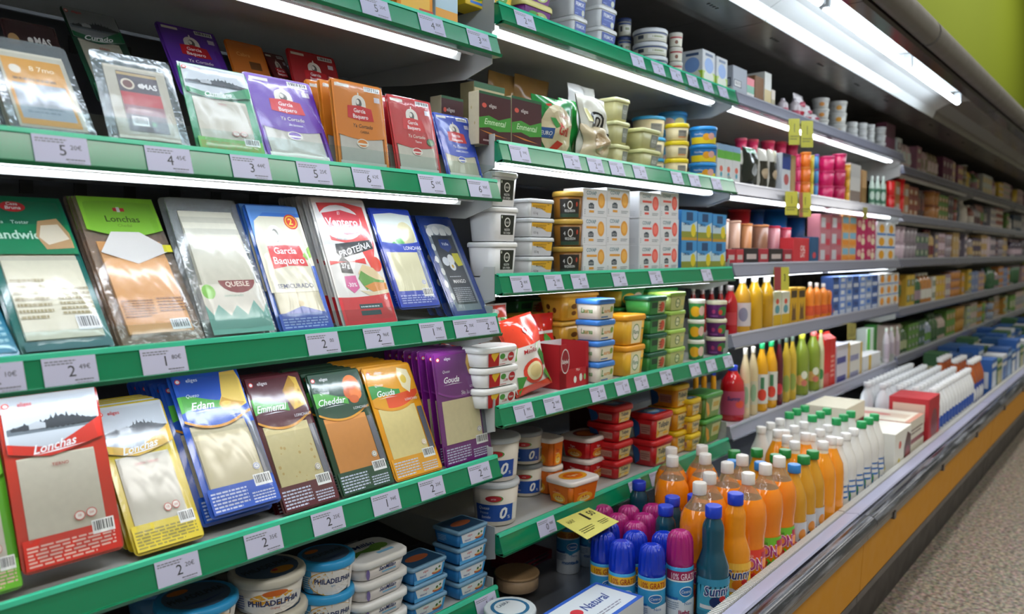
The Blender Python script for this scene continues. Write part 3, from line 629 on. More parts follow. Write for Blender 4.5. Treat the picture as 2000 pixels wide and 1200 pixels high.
PACK((240, 668), 400, (136, 386), dict(tray='#ecd9c6', clear=True, cheese='#e2a25e', art=A_lime, n=3, step=.06, win=(.10, .07, .88, .68), seed=9), 'lime green topped pack of orange cheese slices', grp=GRP, behind=2, desc='lime green topped pack of orange cheese slices')
A_qsl = [('r', .07, .02, .93, .36, '#dcd6c6'), ('p', [(.07, .02), (.07, .22), (.15, .15), (.25, .22), (.38, .14), (.5, .21), (.62, .14), (.76, .24), (.85, .15), (.93, .22), (.93, .02)], '#69a596'), ('e', .17, .31, .09, .05, '#79b83e'), ('p', [(.34, .385)] + [(.60 + .26 * math.cos(math.radians(a)), .385 + .09 * math.sin(math.radians(a))) for a in range(180, 361, 20)], '#7a1614'), ('t', 'QUESLE', .60, .342, .034, '#f3e3d2', 0, .015, .44), ('t', 'semicurado', .5, .27, .02, '#8fae96', .2, 0, .4)]
PACK((402, 652), 540, (316, 388), dict(tray='#e6eaea', clear=True, cheese='#ebe6d0', art=A_qsl, n=6, step=.045, win=(.12, .34, .88, .90), seed=10), 'clear tray of many thin white cheese slices with a dark red label', grp=GRP, behind=1, dy=.026, desc='clear tray of thin white cheese slices')
A_semi = [('r', .03, .30, .97, .985, '#e7e2c9'), ('r', .03, .90, .97, .985, '#3f7ad0'), ('p', [(.03, .985), (.03, .70), (.10, .86), (.3, .93), (.97, .93), (.97, .985)], '#5d92d8'), ('e', .78, .86, .13, .062, '#d92b1c'), ('e', .78, .86, .11, .052, '#f3c23a'), ('e', .78, .86, .09, .042, '#e33a20'), ('t', '2', .77, .838, .05, '#f7da4a', 0, .03, .08), ('e', .42, .75, .14, .08, '#f4f1e2'), ('e', .42, .745, .06, .055, '#8b8778'), ('e', .40, .755, .035, .03, '#f1edda'), ('p', [(.20, .66), (.5, .67), (.80, .665), (.85, .50), (.5, .505), (.20, .48)], '#d4121c'), ('t', 'García', .50, .60, .05, '#ffffff', 0, .015, .44), ('t', 'Baquero', .52, .52, .055, '#ffffff', 0, .015, .56), ('t', 'SEMICURADO', .50, .33, .034, '#26335e', 0, .015, .66),
          ('p', [(.86, .62), (.80, .58), (.86, .55), (.96, .57), (.97, .66)], '#8cba45'), ('r', .03, .015, .97, .14, '#1d47a8'), ('p', [(.15, .14), (.5, .19), (.85, .14)], '#1d47a8'), ('r', .90, .14, .97, .5, '#2a57b6'), ('e', .5, .21, .05, .022, '#c8b070'), ('l', .08, .03, .9, .11, 4, '#93a9de')]
PACK((545, 650), 650, (468, 402), dict(tray='#2d62bd', cheese='#ddd4b2', art=A_semi, n=3, step=.02, win=(.08, .12, .9, .34), seed=11), 'cured cheese pack with a red name banner and a round price badge', grp=GRP, behind=2, desc='cured cheese pack with red banner')
A_prot = [('r', .03, .015, .97, .985, '#f1eee8'), ('p', [(.10, .95), (.6, .96), (.92, .93), (.95, .62), (.80, .40), (.74, .5), (.66, .62), (.2, .66)], '#e3413f'), ('e', .45, .80, .38, .14, '#f3efea'), ('p', [(.15, .87), (.5, .90), (.82, .86), (.78, .72), (.5, .70), (.22, .74)], '#d9404a'), ('t', 'El', .45, .862, .025, '#ffffff', .2, .0, .1), ('t', 'Ventero', .47, .775, .06, '#ffffff', 0, .02, .62), ('e', .47, .745, .22, .006, '#ffffff'), ('t', 'Alto en', .38, .66, .022, '#3c4a48', .2, 0, .26), ('p', [(.22, .56), (.24, .63), (.9, .665), (.92, .595), (.3, .52)], '#17191c'), ('t', 'PROTEÍNA', .57, .565, .048, '#ffffff', 0, .02, .60, .13),
          ('p', [(.22, .50), (.30, .535), (.40, .49), (.42, .40), (.22, .41)], '#17191c'), ('t', '27g', .31, .445, .035, '#ffffff', 0, .015, .17), ('p', [(.24, .38), (.44, .385), (.46, .29), (.34, .25), (.23, .30)], '#d95f97'), ('t', '-30%', .34, .30, .03, '#ffffff', 0, .01, .18), ('p', curve(lambda x: .46 + .03 * math.sin(4 * x), .06, .7) + [(.7, .52), (.4, .49), (.06, .5)], '#dc2c2e'), ('e', .88, .47, .10, .06, '#e0402a'), ('p', [(.50, .40), (.62, .47), (.80, .44), (.95, .35), (.95, .30), (.6, .33)], '#e9cf9f'), ('p', [(.48, .36), (.56, .42), (.68, .38), (.8, .35), (.94, .34), (.9, .29), (.7, .30), (.58, .27)], '#5f9a3c'), ('p', [(.55, .30), (.75, .33), (.96, .32), (.96, .26), (.7, .25)], '#d98a3a'), ('p', [(.45, .27), (.7, .255), (.96, .27), (.96, .22), (.7, .2)], '#e7d8b4'),
          ('p', curve(lambda x: .22 + .05 * (x - .3) ** 2, .03, .97) + [(.97, .015), (.03, .015)], '#cf2530'), ('r', .36, .13, .78, .165, '#17454c'), ('r', .36, .08, .72, .115, '#17454c'), ('l', .38, .14, .76, .16, 1, '#bcd4d4'), ('t', '6', .88, .19, .04, '#ffffff', 0, .01, .1)]
PACK((668, 632), 775, (596, 386), dict(tray='#d8d5cf', cheese='#e5dcc0', art=A_prot, n=2, win=(.08, .05, .92, .5), seed=12), 'tall white and red protein cheese pack with a black slanted word', grp=GRP, behind=5, dy=.014, desc='white and red protein cheese pack')
A_blu = [('r', .03, .015, .97, .985, '#1f3fb0'), ('p', curve(lambda x: .60 + .06 * (x - .4) ** 2, .08, .94) + [(.94, .93), (.5, .95), (.08, .93)], '#dfe6dc'), ('e', .72, .74, .2, .12, '#d8cf9e'), ('p', [(.30, .64), (.55, .72), (.62, .64), (.4, .61)], '#52b24a'), ('p', curve(lambda x: .60, .03, .97) + list(reversed(curve(lambda x: .66 - .05 * math.sin(3.14 * x) * .5, .03, .97))), '#1f3fb0'), ('t', 'LONCHAS', .76, .575, .036, '#ffffff', 0, .01, .42), ('p', curve(lambda x: .55, .10, .84) + [(.84, .17), (.10, .17)], '#e5dfb6'), ('r', .85, .17, .93, .58, '#7a86a8'), ('l', .1, .05, .9, .14, 4, '#a9b6e4'), ('b', .66, .11, .9, .19)] + seal(.76, .25, '#1f3fb0')
PACK((778, 608), 858, (712, 408), dict(tray='#1d3aa6', cheese='#e8e2ba', art=A_blu, n=2, win=(.1, .18, .84, .56), seed=13), 'blue cheese slice pack with a cream print right of the red and white one', grp=GRP, behind=4, dy=.018, desc='plain blue cheese slice pack')
A_mng = [('r', .03, .015, .97, .985, '#24418c'), ('r', .14, .06, .86, .90, '#8d969e'), ('e', .5, .88, .30, .04, '#dfe4e4')] + [('e', .22 + .18 * (k % 4), .83 + .02 * (k % 2), .09, .045, '#f1f1ec') for k in range(4)] + [('r', .22, .12, .80, .80, '#3d434b'), ('p', [(.38, .76), (.66, .76), (.68, .68), (.53, .63), (.36, .68)], '#27458e'), ('t', 'Valle', .52, .70, .03, '#e9eef4', .1, .01, .26), ('e', .36, .54, .09, .045, '#dfe6ee'), ('e', .52, .56, .09, .05, '#eef2f4'), ('e', .50, .49, .08, .042, '#eef2f4'), ('e', .50, .49, .03, .018, '#e0b72e'), ('p', [(.60, .62), (.78, .62), (.80, .50), (.66, .49), (.60, .55)], '#d2cc3a'), ('l', .3, .385, .72, .40, 1, '#c9cfd4'), ('t', 'MANGO', .52, .325, .035, '#ffffff', 0, .01, .34), ('l', .27, .14, .75, .29, 8, '#a9afb6')] + [('e', .13 if k % 2 else .17, .2 + .12 * k, .05, .035, '#e8ebe8') for k in range(5)]
PACK((884, 612), 952, (806, 424), dict(tray='#274a9c', cheese='#e8e8e0', art=A_mng, n=1, win=(.15, .08, .85, .88), seed=14), 'dark blue tray of small white eggs with a charcoal label', cat='egg pack', grp=GRP, behind=3, dy=.026, desc='dark blue tray of small white eggs')
PACK((-70, 690), 40, (-140, 540), dict(tray='#1a7f9c', cheese='#dfe6e6', art=[('r', .03, .05, .97, .95, '#1e86a6'), ('l', .1, .1, .9, .5, 6, '#9fd0dc')], n=1), 'teal pack cut off by the left picture edge on the third shelf', grp=GRP)
# ---- top packs (second strip)
A_or = [('r', .13, .10, .84, .78, '#c98f35'), ('r', .17, .16, .80, .52, '#9aa3ad'), ('e', .26, .66, .07, .045, '#e6ddcc'), ('t', '8 7mo', .58, .66, .05, '#f0e2c4', 0, .01, .3), ('l', .2, .55, .75, .6, 1, '#6e4c20'), ('l', .25, .22, .7, .42, 5, '#7a848f')]
PACK((24, 262), 192, (-42, 70), dict(tray='#c9d0d2', clear=True, cheese='#d8d2bd', art=A_or, n=2, win=(.1, .08, .9, .86), seed=15), 'clear vacuum pack with an ochre and grey label, at the upper left', grp=GRP, desc='clear pack with an ochre label', behind=1, dy=.05)
A_ms = [('r', .26, .16, .76, .80, '#4a4148'), ('r', .26, .44, .76, .58, '#b03438'), ('r', .26, .34, .76, .44, '#94686e'), ('r', .26, .76, .76, .79, '#b49a6a'), ('e', .37, .665, .085, .06, '#d9cdb8'), ('e', .37, .665, .06, .042, '#6b4038'), ('t', 'MAS', .64, .635, .055, '#f2f0ee', 0, .03, .22), ('e', .53, .66, .035, .025, '#e9e6e2'), ('b', .32, .22, .52, .32), ('e', .58, .25, .03, .022, '#7fae8a'), ('l', .3, .38, .7, .42, 1, '#d5b8b8')]
PACK((214, 272), 372, (168, 98), dict(tray='#c3ccce', clear=True, cheese='#cfc8b4', art=A_ms, n=2, win=(.12, .08, .88, .86), seed=16), 'clear vacuum pack with a dark and red label', grp=GRP)
PACK((384, 290), 518, (340, 122), dict(tray='#1c8f58', cheese='#e3dfcb', art=A_view('#17824f', 'Castellano', 'TIERNO', low='#6ab04e'), n=2, win=(.1, .18, .88, .63), seed=17), 'green-bordered pack of white cheese slices with a grey landscape print, second shelf', grp=GRP)
PACK((518, 306), 652, (466, 142), dict(tray='#6a3ba4', cheese='#dcd8c8', art=A_garcia('#6435a2', 'sin lactosa'), n=2, win=(.1, .08, .9, .42), seed=18), 'front purple pack of ready cut cheese with a red banner', grp=GRP)
PACK((655, 318), 758, (637, 152), dict(tray='#d07a20', cheese='#e3e0d6', art=A_garcia('#d57a1d', 'CABRA', subc='#5a3a1a'), n=2, win=(.1, .05, .9, .40), seed=19), 'orange pack of ready cut goat cheese with a red banner', grp=GRP, behind=3, dy=.03, dx=-.006, desc='orange pack of goat cheese with a red banner')
PACK((772, 330), 860, (747, 184), dict(tray='#b3141f', cheese='#dfdbcb', art=A_garcia('#b5141f', 'Tierno', circ=True), n=2, win=(.1, .05, .9, .40), seed=20), 'front red pack of ready cut cheese with a round green badge', grp=GRP, behind=2, dy=.03, desc='red pack of ready cut cheese with a round green badge')
PACK((872, 343), 942, (838, 220), dict(tray='#1f46b4', cheese='#ddd6b8', art=A_garcia('#1e43b2', 'SEMICURADO'), n=2, win=(.1, .05, .9, .40), seed=21), 'blue pack of ready cut cheese with a red banner, rightmost on its shelf', grp=GRP, behind=2, dy=.03, desc='blue pack of ready cut cheese')
# back row of the same shelf, standing taller
def BACK(bl, ubr, tl, c, label): PACK(bl, ubr, tl, c, label, grp='cheese packs in the back row of the second shelf', yb=YF + .20)
BACK((40, 190), 150, (-5, 38), dict(tray='#3a1016', cheese='#c9b98f', art=[('r', .03, .03, .97, .97, '#2a1014'), ('r', .03, .3, .97, .55, '#7d1420'), ('t', 'MAS', .68, .70, .10, '#e8e4e0', 0, .03, .3), ('e', .45, .745, .05, .04, '#e0dcd6'), ('e', .15, .72, .1, .08, '#b08a58')], n=1), 'dark maroon cheese pack in the back row above the ochre label')
BACK((190, 205), 300, (112, 15), dict(tray='#123f2c', cheese='#c9c3ae', art=A_view('#17603c', 'Curado', 'AÑEJO', sky='#8d9296'), n=2), 'dark green bordered landscape cheese pack in the back row')
BACK((352, 190), 470, (297, 45), dict(tray='#5a2c98', cheese='#cfc8b4', art=A_garcia('#5c2d9c', 'sin lactosa'), n=2), 'purple cheese pack in the back row with a red banner')
BACK((470, 200), 545, (432, 78), dict(tray='#b85f14', cheese='#cfc8b4', art=[('r', .03, .03, .97, .97, '#b4611a'), ('r', .5, .55, .8, .68, '#5c3410'), ('t', 'Cabra', .4, .75, .06, '#d8a468', 0, .0, .4)], n=1), 'brownish orange cheese pack in the back row')
BACK((560, 215), 600, (508, 105), dict(tray='#5a0e16', cheese='#cfc8b4', art=A_garcia('#5e0f18', 'Viejo'), n=1), 'very dark red cheese pack in the back row')
BACK((585, 235), 680, (553, 95), dict(tray='#a5121e', cheese='#cfc8b4', art=A_garcia('#a8121e', 'Tierno'), n=1), 'red cheese pack in the back row with a red banner')

# ---- price tags of the green strips
TG = [(0, YF, S[0], [(727, '5', '20€'), (838, '4', '80€'), (930, '3', '90€')], 'top strip of the nearest bay'),
      (1, YF, S[1], [(115, '5', '20€'), (325, '4', '45€'), (485, '3', '44€'), (609, '5', '25€'), (713, '6', '62€'), (838, '5', '69€'), (931, '6', '90€')], 'second strip of the nearest bay'),
      (2, YF, S[2], [(-15, '2', '10€'), (133, '2', '49€'), (316, '1', '80€'), (626, '2', '00'), (734, '2', '96€'), (840, '1', '79€'), (904, '2', '70€'), (946, '2', '75€')], 'third strip of the nearest bay'),
      (3, YF, S[3], [(343, '2', '20€'), (510, '2', '35€'), (636, '2', '25€'), (749, '1', '94€'), (838, '2', '20€'), (932, '2', '45€')], 'fourth strip of the nearest bay'),
      (4, YF, S[4], [(945, '1', '10€')], 'lowest strip of the nearest bay'),
      (0, YF, T[0], [(1020, '2', '85€'), (1241, '3', '10€'), (1281, '2', '95€'), (1316, '4', '05€'), (1348, '1', '50€'), (1378, '1', '65€'), (1408, '1', '70€')], 'top strip of the centre bay'),
      (1, YF, T[1], [(1010, '1', '99€'), (1112, '2', '75€'), (1158, '2', '60€'), (1200, '3', '25€'), (1245, '3', '40€'), (1318, '2', '15€'), (1352, '1', '85€'), (1395, '1', '20€')], 'second strip of the centre bay'),
      (2, YF, T[2], [(1012, '3', '80€'), (1077, '2', '18€'), (1127, '2', '22€'), (1205, '2', '24€'), (1276, '5', '10€'), (1376, '1', '30€')], 'third strip of the centre bay'),
      (3, YF, T[3], [(1018, '1', '90€'), (1075, '2', '04€'), (1163, '2', '05€'), (1211, '1', '26€'), (1248, '2', '12€'), (1297, '2', '30€'), (1353, '1', '45€'), (1385, '1', '55€'), (1418, '1', '75€')], 'fourth strip of the centre bay'),
      (4, YF, T[4], [(1063, '0', '98€'), (1237, '1', '05€'), (1277, '1', '15€'), (1303, '1', '25€')], 'lowest strip of the centre bay')]
for _, y_, z_, tags_, wh in TG:
    for k_, (u_, a_, b_) in enumerate(tags_):
        price_tag(u_, y_, z_, a_, b_, f'white price tag reading {a_} {b_}{", fifth" if u_ == 838 and b_ == "20€" else ""} on the {wh}')
# ================================================================= goods of the centre bay
Y0 = YF + .02
def bands(*cs):
    n = len(cs); return [('r', 0, i / n, 1, (i + 1) / n, c) for i, c in enumerate(cs)]
W_ = '#f1f1ef'
# ---- third shelf
A_d = [('r', .16, .22, .88, .92, '#20251f'), ('e', .52, .66, .16, .17, '#e9e9e2'), ('e', .52, .66, .12, .13, '#20251f'), ('t', 'OlGOR' if False else 'ORIGEN', .52, .62, .07, '#e9e9e2', 0, 0, .2), ('t', 'RICOTA', .52, .36, .08, W_, 0, .01, .3), ('t', 'DE OVEJA', .52, .25, .07, W_, 0, .0, .4), ('e', .22, .84, .03, .05, '#cfd8c8')]
ST(tub, 966, 1018, 336, T[2], 3, Y0, dict(body='#e9e9ea', lid='#f4f4f4', front=A_d, r=.02, taper=.9), 'tall white square tub with a small black label', 'food tub', 'white tubs with a black label', d=.10)
A_y = [('r', .02, .05, .98, .97, '#c9cbd2'), ('p', [(.02, .97), (.98, .97), (.98, .35), (.75, .36), (.45, .62), (.02, .70)], '#e0ab28'), ('l', .08, .72, .7, .86, 2, '#503a10'), ('t', 'MOZZARELLA', .45, .56, .12, '#3d2b0c', 0, .01, .7, -.12), ('t', '0.5 kg', .22, .22, .16, '#3b3148', 0, 0, .36), ('t', 'nata', .8, .84, .1, '#3d2b0c', 0, 0, .2)]
ST(tub, 1036, 1084, 389, T[2], 4, Y0, dict(body='#e4e5e6', lid='#dfe2e6', front=A_y, r=.008, lidh=.01, taper=.93), 'low white tub with a yellow and grey label', 'food tub', 'white tubs with a yellow label', d=.09)
A_b = [('r', .0, .02, 1, .92, '#26231f'), ('r', .0, .02, 1, .2, '#2c4636'), ('e', .5, .62, .12, .20, '#efece4'), ('e', .5, .62, .09, .15, '#3b2f22'), ('t', '4', .22, .5, .2, W_, 0, 0, .1), ('e', .84, .66, .05, .12, '#b3422f'), ('t', 'REQUESON', .5, .28, .12, W_, 0, .01, .5)]
ST(tub, 1078, 1142, 371, T[2], 3, Y0, dict(body='#8a5c22', lid='#bb9540', round=1, front=A_b, phi=2, span=80, taper=.9, lidh=.014), 'round brown tub with a golden lid and black label', 'food tub', 'brown tubs with golden lids')
def A_box(c, f): return [('t', 'COVAP', .34, .78, .13, '#3c6f7d', 0, .02, .46), ('e', .76, .60, .15, .27, c), ('e', .76, .60, .10, .18, f), ('r', .14, .60, .58, .68, c), ('r', .22, .30, .44, .46, '#35424e'), ('r', .27, .46, .40, .50, '#35424e'), ('t', 'ECO', .33, .34, .08, '#e9e9e9', 0, 0, .16), ('r', .24, .16, .44, .24, c), ('l', .60, .14, .90, .26, 2, '#8f979c'), ('l', .04, .1, .08, .3, 3, '#8f979c')]
A_bs = [('e', .2, .84, .05, .05, '#33363a'), ('l', .3, .1, .8, .3, 3, '#c9cbd0')]
for q, (a_, e_) in enumerate(((1139, 1184), (1185, 1230))):
    ST(carton, a_, e_, 369, T[2], 3, Y0, dict(body='#d9dade', front=A_box('#dc9a3c', '#e8ae55'), left=A_bs), 'small white box with an orange oval', 'box', 'white boxes with an orange oval', d=.07, where='left column' if q == 0 else 'right column')
for q, (a_, e_) in enumerate(((1249, 1289), (1290, 1325))):
    ST(carton, a_, e_, 376, T[2], 3, Y0, dict(body='#d9dade', front=A_box('#e2564c', '#ee7c70'), left=A_bs), 'small white box with a red oval', 'box', 'white boxes with a red oval', d=.07, where='left column' if q == 0 else 'right column')
A_lem = [('r', 0, 0, 1, 1, '#3f8fcb'), ('r', 0, 0, 1, .34, '#8a8f34'), ('p', [(0, .6), (.5, .5), (1, .66), (1, .3), (0, .3)], '#b9d2e0'), ('r', .3, .66, .72, .94, '#23456e'), ('e', .76, .34, .16, .22, '#dcc72f'), ('t', 'LIMÓN' if False else 'LIMON', .3, .5, .1, '#24466f', 0, .01, .4), ('r', .0, .0, 1, .1, '#b98f2e')]
for q, (a_, e_) in enumerate(((1331, 1361), (1362, 1390), (1391, 1418))):
    ST(carton, a_, e_, 411 + q * 4, T[2], 2, Y0, dict(body='#2f7fc0', front=A_lem), 'blue carton with a yellow lemon', 'carton', 'blue lemon cartons', d=.06, where=['left', 'centre', 'right'][q] + ' column')
# ---- fourth shelf
A_v = [('r', .0, .04, .40, .96, '#b3141c'), ('p', [(.12, .96), (.40, .96), (.22, .35), (.10, .80)], '#e6b92c'), ('r', .40, .04, 1, .96, '#eeeceb'), ('e', .52, .66, .10, .20, '#4e9440'), ('t', 'CREMA', .62, .30, .2, '#b8232c', .1, .01, .2, .1), ('e', .84, .58, .12, .32, '#b8232c'), ('t', 'Ventero', .84, .5, .18, W_, 0, .01, .17), ('l', .42, .1, .7, .2, 1, '#b8232c')]
ST(tub, 944, 1020, 677, T[3], 3, Y0 - .005, dict(body='#eeeeec', lid='#f1f1ee', front=A_v, r=.03, taper=.95, lidh=.014), 'white spread tub with a red and green label', 'food tub', 'white spread tubs with a red label', d=.085)
A_l = [('t', 'Laurea', .5, .42, .32, '#4f8f3f', .2, .02, .62), ('t', 'ure', .48, .42, .30, '#d9772f', .2, .0, .2)]
A_l2 = [('r', .05, .05, .97, .95, '#e6ddc4'), ('t', 'L', .2, .40, .4, '#3d7a35', .2, .03, .2), ('t', 'aurea', .55, .42, .26, '#d08a35', .2, .02, .5), ('e', .84, .62, .1, .2, '#8aa33c'), ('r', .1, .1, .6, .2, '#5d7faa')]
ST(tub, 1169, 1204, 584, T[3], 4, Y0, dict(body='#e8dccb', lid='#3f7fd0', front=A_l2, left=A_l, r=.012, taper=.93, lidh=.015), 'cream tub with a bright blue lid', 'food tub', 'cream margarine tubs with blue lids', d=.088)
A_f = [('r', .22, .04, .82, .96, '#eee3b6'), ('e', .5, .50, .22, .34, '#4f8a3a'), ('e', .5, .50, .19, .30, '#f2efe2'), ('t', 'Flora', .5, .42, .17, '#2f6b35', .15, .02, .34), ('r', .84, .6, .96, .66, '#8f9a5a')]
ST(tub, 1224, 1264, 615, T[3], 2, Y0, dict(body='#e8b02e', lid='#eca024', front=A_f, r=.014, taper=.9, lidh=.016), 'tall yellow margarine tub with an orange lid and heart label', 'food tub', 'tall yellow tubs with orange lids', d=.10)
A_g = [('r', 0, 0, 1, 1, '#2f7f3f'), ('r', .5, .08, .98, .92, '#b9b58a'), ('e', .78, .5, .16, .36, '#c8543c'), ('r', .1, .45, .46, .85, '#1d3f2c'), ('l', .55, .2, .75, .8, 3, '#7a4a30')]
ST(tub, 1269, 1305, 579, T[3], 4, Y0, dict(body='#3c8f45', lid='#15553c', front=A_g, r=.010, taper=.92, lidh=.013), 'green tub with a dark green lid', 'food tub', 'green tubs with dark green lids', d=.10)
A_lm = [('r', 0, 0, 1, 1, '#b9bf7e'), ('e', .5, .5, .17, .34, '#3f6b34'), ('e', .5, .5, .13, .27, '#dfe0b4'), ('t', 'Flora', .5, .42, .18, '#2f5f2a', .15, .01, .25), ('r', .75, .3, .95, .7, '#d2c87a')]
ST(tub, 1309, 1341, 571, T[3], 4, Y0, dict(body='#b4c06a', lid='#a8cf5c', front=A_lm, r=.010, taper=.92, lidh=.013), 'pale green tub with a lime lid', 'food tub', 'pale green tubs with lime lids', d=.09)
A_n = [('r', 0, 0, 1, 1, '#3c8a4a'), ('e', .35, .5, .30, .36, '#f0b026'), ('e', .75, .55, .2, .34, '#e7c3b8'), ('r', 0, 0, 1, .12, '#2c6b3a')]
ST(tub, 1343, 1377, 587, T[3], 3, Y0, dict(body='#3c8a4a', lid='#efefe8', round=1, front=A_n, phi=25, span=130, taper=.88, lidh=.014), 'round green and yellow tub with a white lid', 'food tub', 'round green and yellow tubs')
A_p = [('r', 0, 0, 1, 1, '#5b2160'), ('e', .75, .55, .24, .36, '#3d7a3f'), ('e', .62, .45, .1, .2, '#d34a3a'), ('e', .3, .5, .08, .16, '#b33a72'), ('r', .1, .1, .5, .2, '#8a4a90')]
ST(tub, 1378, 1420, 590, T[3], 3, Y0, dict(body='#5b2160', lid='#e9e4c8', round=1, front=A_p, phi=25, span=130, taper=.88, lidh=.014), 'round purple tub with a cream lid', 'food tub', 'round purple tubs')
A_bag = [('r', .04, .60, .96, .97, '#e0432a'), ('r', .02, .04, .98, .60, '#eee9e4'), ('p', [(.1, .45), (.2, .62), (.5, .66), (.8, .60), (.6, .52)], '#5ca03a'), ('t', 'MINIROLLS' if False else 'MiniRolls', .46, .50, .055, '#b3242c', 0, .01, .62), ('e', .5, .26, .24, .16, '#d9412c'), ('e', .5, .26, .17, .12, '#e9d9a8'), ('e', .5, .26, .12, .085, '#dfc98c'), ('p', [(.70, .48), (.84, .52), (.95, .42), (.88, .28), (.76, .30)], '#2c7a3c'), ('r', .03, .02, .97, .10, '#d6442a'), ('e', .5, .80, .08, .045, '#f3e9e4'), ('e', .5, .80, .06, .034, '#c92e24'), ('p', [(.05, .02), (.3, .22), (.10, .25)], '#3f8a3a'), ('p', [(.95, .02), (.72, .2), (.9, .25)], '#3f8a3a')]
def free(p, x, y, z, label, cat, grp=None, rz=0, rx=0):
    tag(p, label, cat, grp); p.location = (x, y, z); p.rotation_euler = (rx, 0, rz); return p
P_ = PY(1062, 775, YF + .02)
o = free(pouch(.16, .205, .06, dict(body='#d4402c', art=A_bag, seed=4, crinkle=.009)), P_.x + .01, YF + .060, EYE + T[3] + .004, 'red and white snack cheese bag slumped beside the white spread tubs', 'bag', rx=math.radians(-14)); o.rotation_euler[1] = math.radians(-8)
P_ = PY(1130, 760, YF + .03)
b_ = empty('display_carton'); q_ = MB(); W2, D2, H2 = .135, .10, .125; rd = M('#b3151f', 'paper')
q_.box((-W2 / 2, -D2 / 2, 0), (W2 / 2, -D2 / 2 + .002, H2 * .42), rd); q_.box((-W2 / 2, -D2 / 2, 0), (-W2 / 2 + .03, -D2 / 2 + .002, H2), rd); q_.box((W2 / 2 - .012, -D2 / 2, 0), (W2 / 2, -D2 / 2 + .002, H2), rd)
q_.box((-W2 / 2, -D2 / 2, 0), (-W2 / 2 + .002, D2 / 2, H2), rd); q_.box((W2 / 2 - .002, -D2 / 2, 0), (W2 / 2, D2 / 2, H2), rd); q_.box((-W2 / 2, D2 / 2 - .002, 0), (W2 / 2, D2 / 2, H2), M('#ece9ea', 'paper')); q_.box((-W2 / 2, -D2 / 2, 0), (W2 / 2, D2 / 2, .002), rd)
q_.build('box', b_); q_ = MB(); q_.art([('e', .18, .62, .14, .28, '#e9e4e2'), ('e', .18, .62, .125, .255, '#8f1c28'), ('t', 'Babybel' if True else '', .18, .57, .09, W_, .2, .01, .22), ('t', 'Mini', .62, .36, .06, '#f3e2dc', .2, 0, .2), ('e', .52, .17, .05, .08, '#e9e4dc'), ('e', .72, .2, .05, .09, '#e9e4dc'), ('e', .86, .2, .04, .07, '#7fae6a')], lambda x, y, l: ((x - .5) * W2, -D2 / 2 - .0003 - l, y * H2), W2, H2); q_.build('printed_face', b_)
free(b_, P_.x + .01, YF + .10, EYE + T[3] - .008, 'open red display carton with a cut-out front between the snack bag and the blue-lidded tubs', 'carton', rz=math.radians(-2))
P_ = PY(985, 650, YF + .14); free(pouch(.13, .24, .05, dict(body='#d8d2c8', seed=7, crinkle=.012, art=[('r', .05, .84, .95, .98, '#df4a32'), ('e', .5, .9, .2, .04, '#efe6dc'), ('r', .72, .5, .95, .84, '#5fae45'), ('e', .4, .62, .26, .1, '#b9a98a')])), P_.x, YF + .16, EYE + T[3] - .006, 'white and green crinkled bag behind the snack cheese bag', 'bag', rx=math.radians(-6))
P_ = PY(985, 690, YF + .11); free(pouch(.2, .16, .05, dict(body='#b5121c', seed=9, crinkle=.014)), P_.x, YF + .17 + .06, EYE + T[3] - .006, 'shiny red foil bag behind the white spread tubs', 'bag', rx=math.radians(-10))
P_ = PY(1095, 700, YF + .12); free(pouch(.12, .20, .04, dict(body='#cf2a24', seed=11, crinkle=.012, art=[('e', .6, .5, .2, .2, '#4f9440'), ('r', .1, .7, .9, .74, '#efe6dc')])), P_.x, YF + .17, EYE + T[3] - .006, 'red and green bag behind the red display carton', 'bag', rx=math.radians(-8))
A_hz = [('r', .1, .1, .9, .9, '#e3b246'), ('e', .3, .6, .1, .12, '#6b3a1c'), ('e', .62, .45, .1, .12, '#6b3a1c'), ('e', .3, .3, .08, .1, '#7d4620')]
ST(tub, 1100, 1172, 572, T[3], 3, YF + .15, dict(body='#dfa634', lid='#e2b044', front=A_hz, left=A_hz, r=.012), 'large yellow tub with brown nut prints', 'food tub', 'large yellow tubs in the back row', d=.10, where='in the back row')
ST(tub, 1030, 1085, 614, T[3], 2, YF + .20, dict(body='#cf9426', lid='#d99e30', front=A_hz, r=.012), 'dull yellow tub with nut prints', 'food tub', 'large yellow tubs in the back row', d=.10, where='behind the snack bag')
ST(tub, 1010, 1075, 580, T[3], 4, YF + .32, dict(body='#2e5f38', lid='#1f3f2c', front=A_g, r=.012), 'dark green tub', 'food tub', 'dark tubs at the back of the fourth shelf', d=.09, where='at the back above the yellow tubs')
ST(tub, 1212, 1262, 561, T[3], 4, YF + .15, dict(body='#c9b23e', lid='#2f8f4c', front=A_n, r=.012), 'green-lidded tub in the back row behind the heart label tubs', 'food tub', 'green-lidded tubs in the back row', d=.1)
ST(tub, 1268, 1325, 563, T[3], 4, YF + .15, dict(body='#7fb04a', lid='#2a9a50', front=A_n, r=.012), 'bright green-lidded tub in the back row behind the dark-lidded tubs', 'food tub', 'green-lidded tubs in the back row', d=.1)
ROW(bottle, [1345, 1362, 1380, 1398, 1412], 558, T[3], YF + .16, 17, dict(liquid='#a3161c', air='#c9b4b4', akind='juice', fill=.80, prof='slim', cap='#dfe3e6', capr=.5), 'clear bottle of red drink', 'bottle', 'red drink bottles behind the round tubs', where='behind the round tubs')
q_ = MB(); q_.box((-.04, -.0005, 0), (.04, 0, .065), M('#e6dcc6', 'paper')); q_.art([('l', .1, .2, .9, .8, 5, '#b9a98a')], lambda x, y, l: ((x - .5) * .08, -.0007 - l, y * .065), .08, .065)
o = q_.build('paper_card'); P_ = PY(1245, 614, YF + .10); o.location = P_; o.rotation_euler = (math.radians(-20), 0, 0); tag(o, 'small cream paper card standing above the tall yellow tubs', 'card')
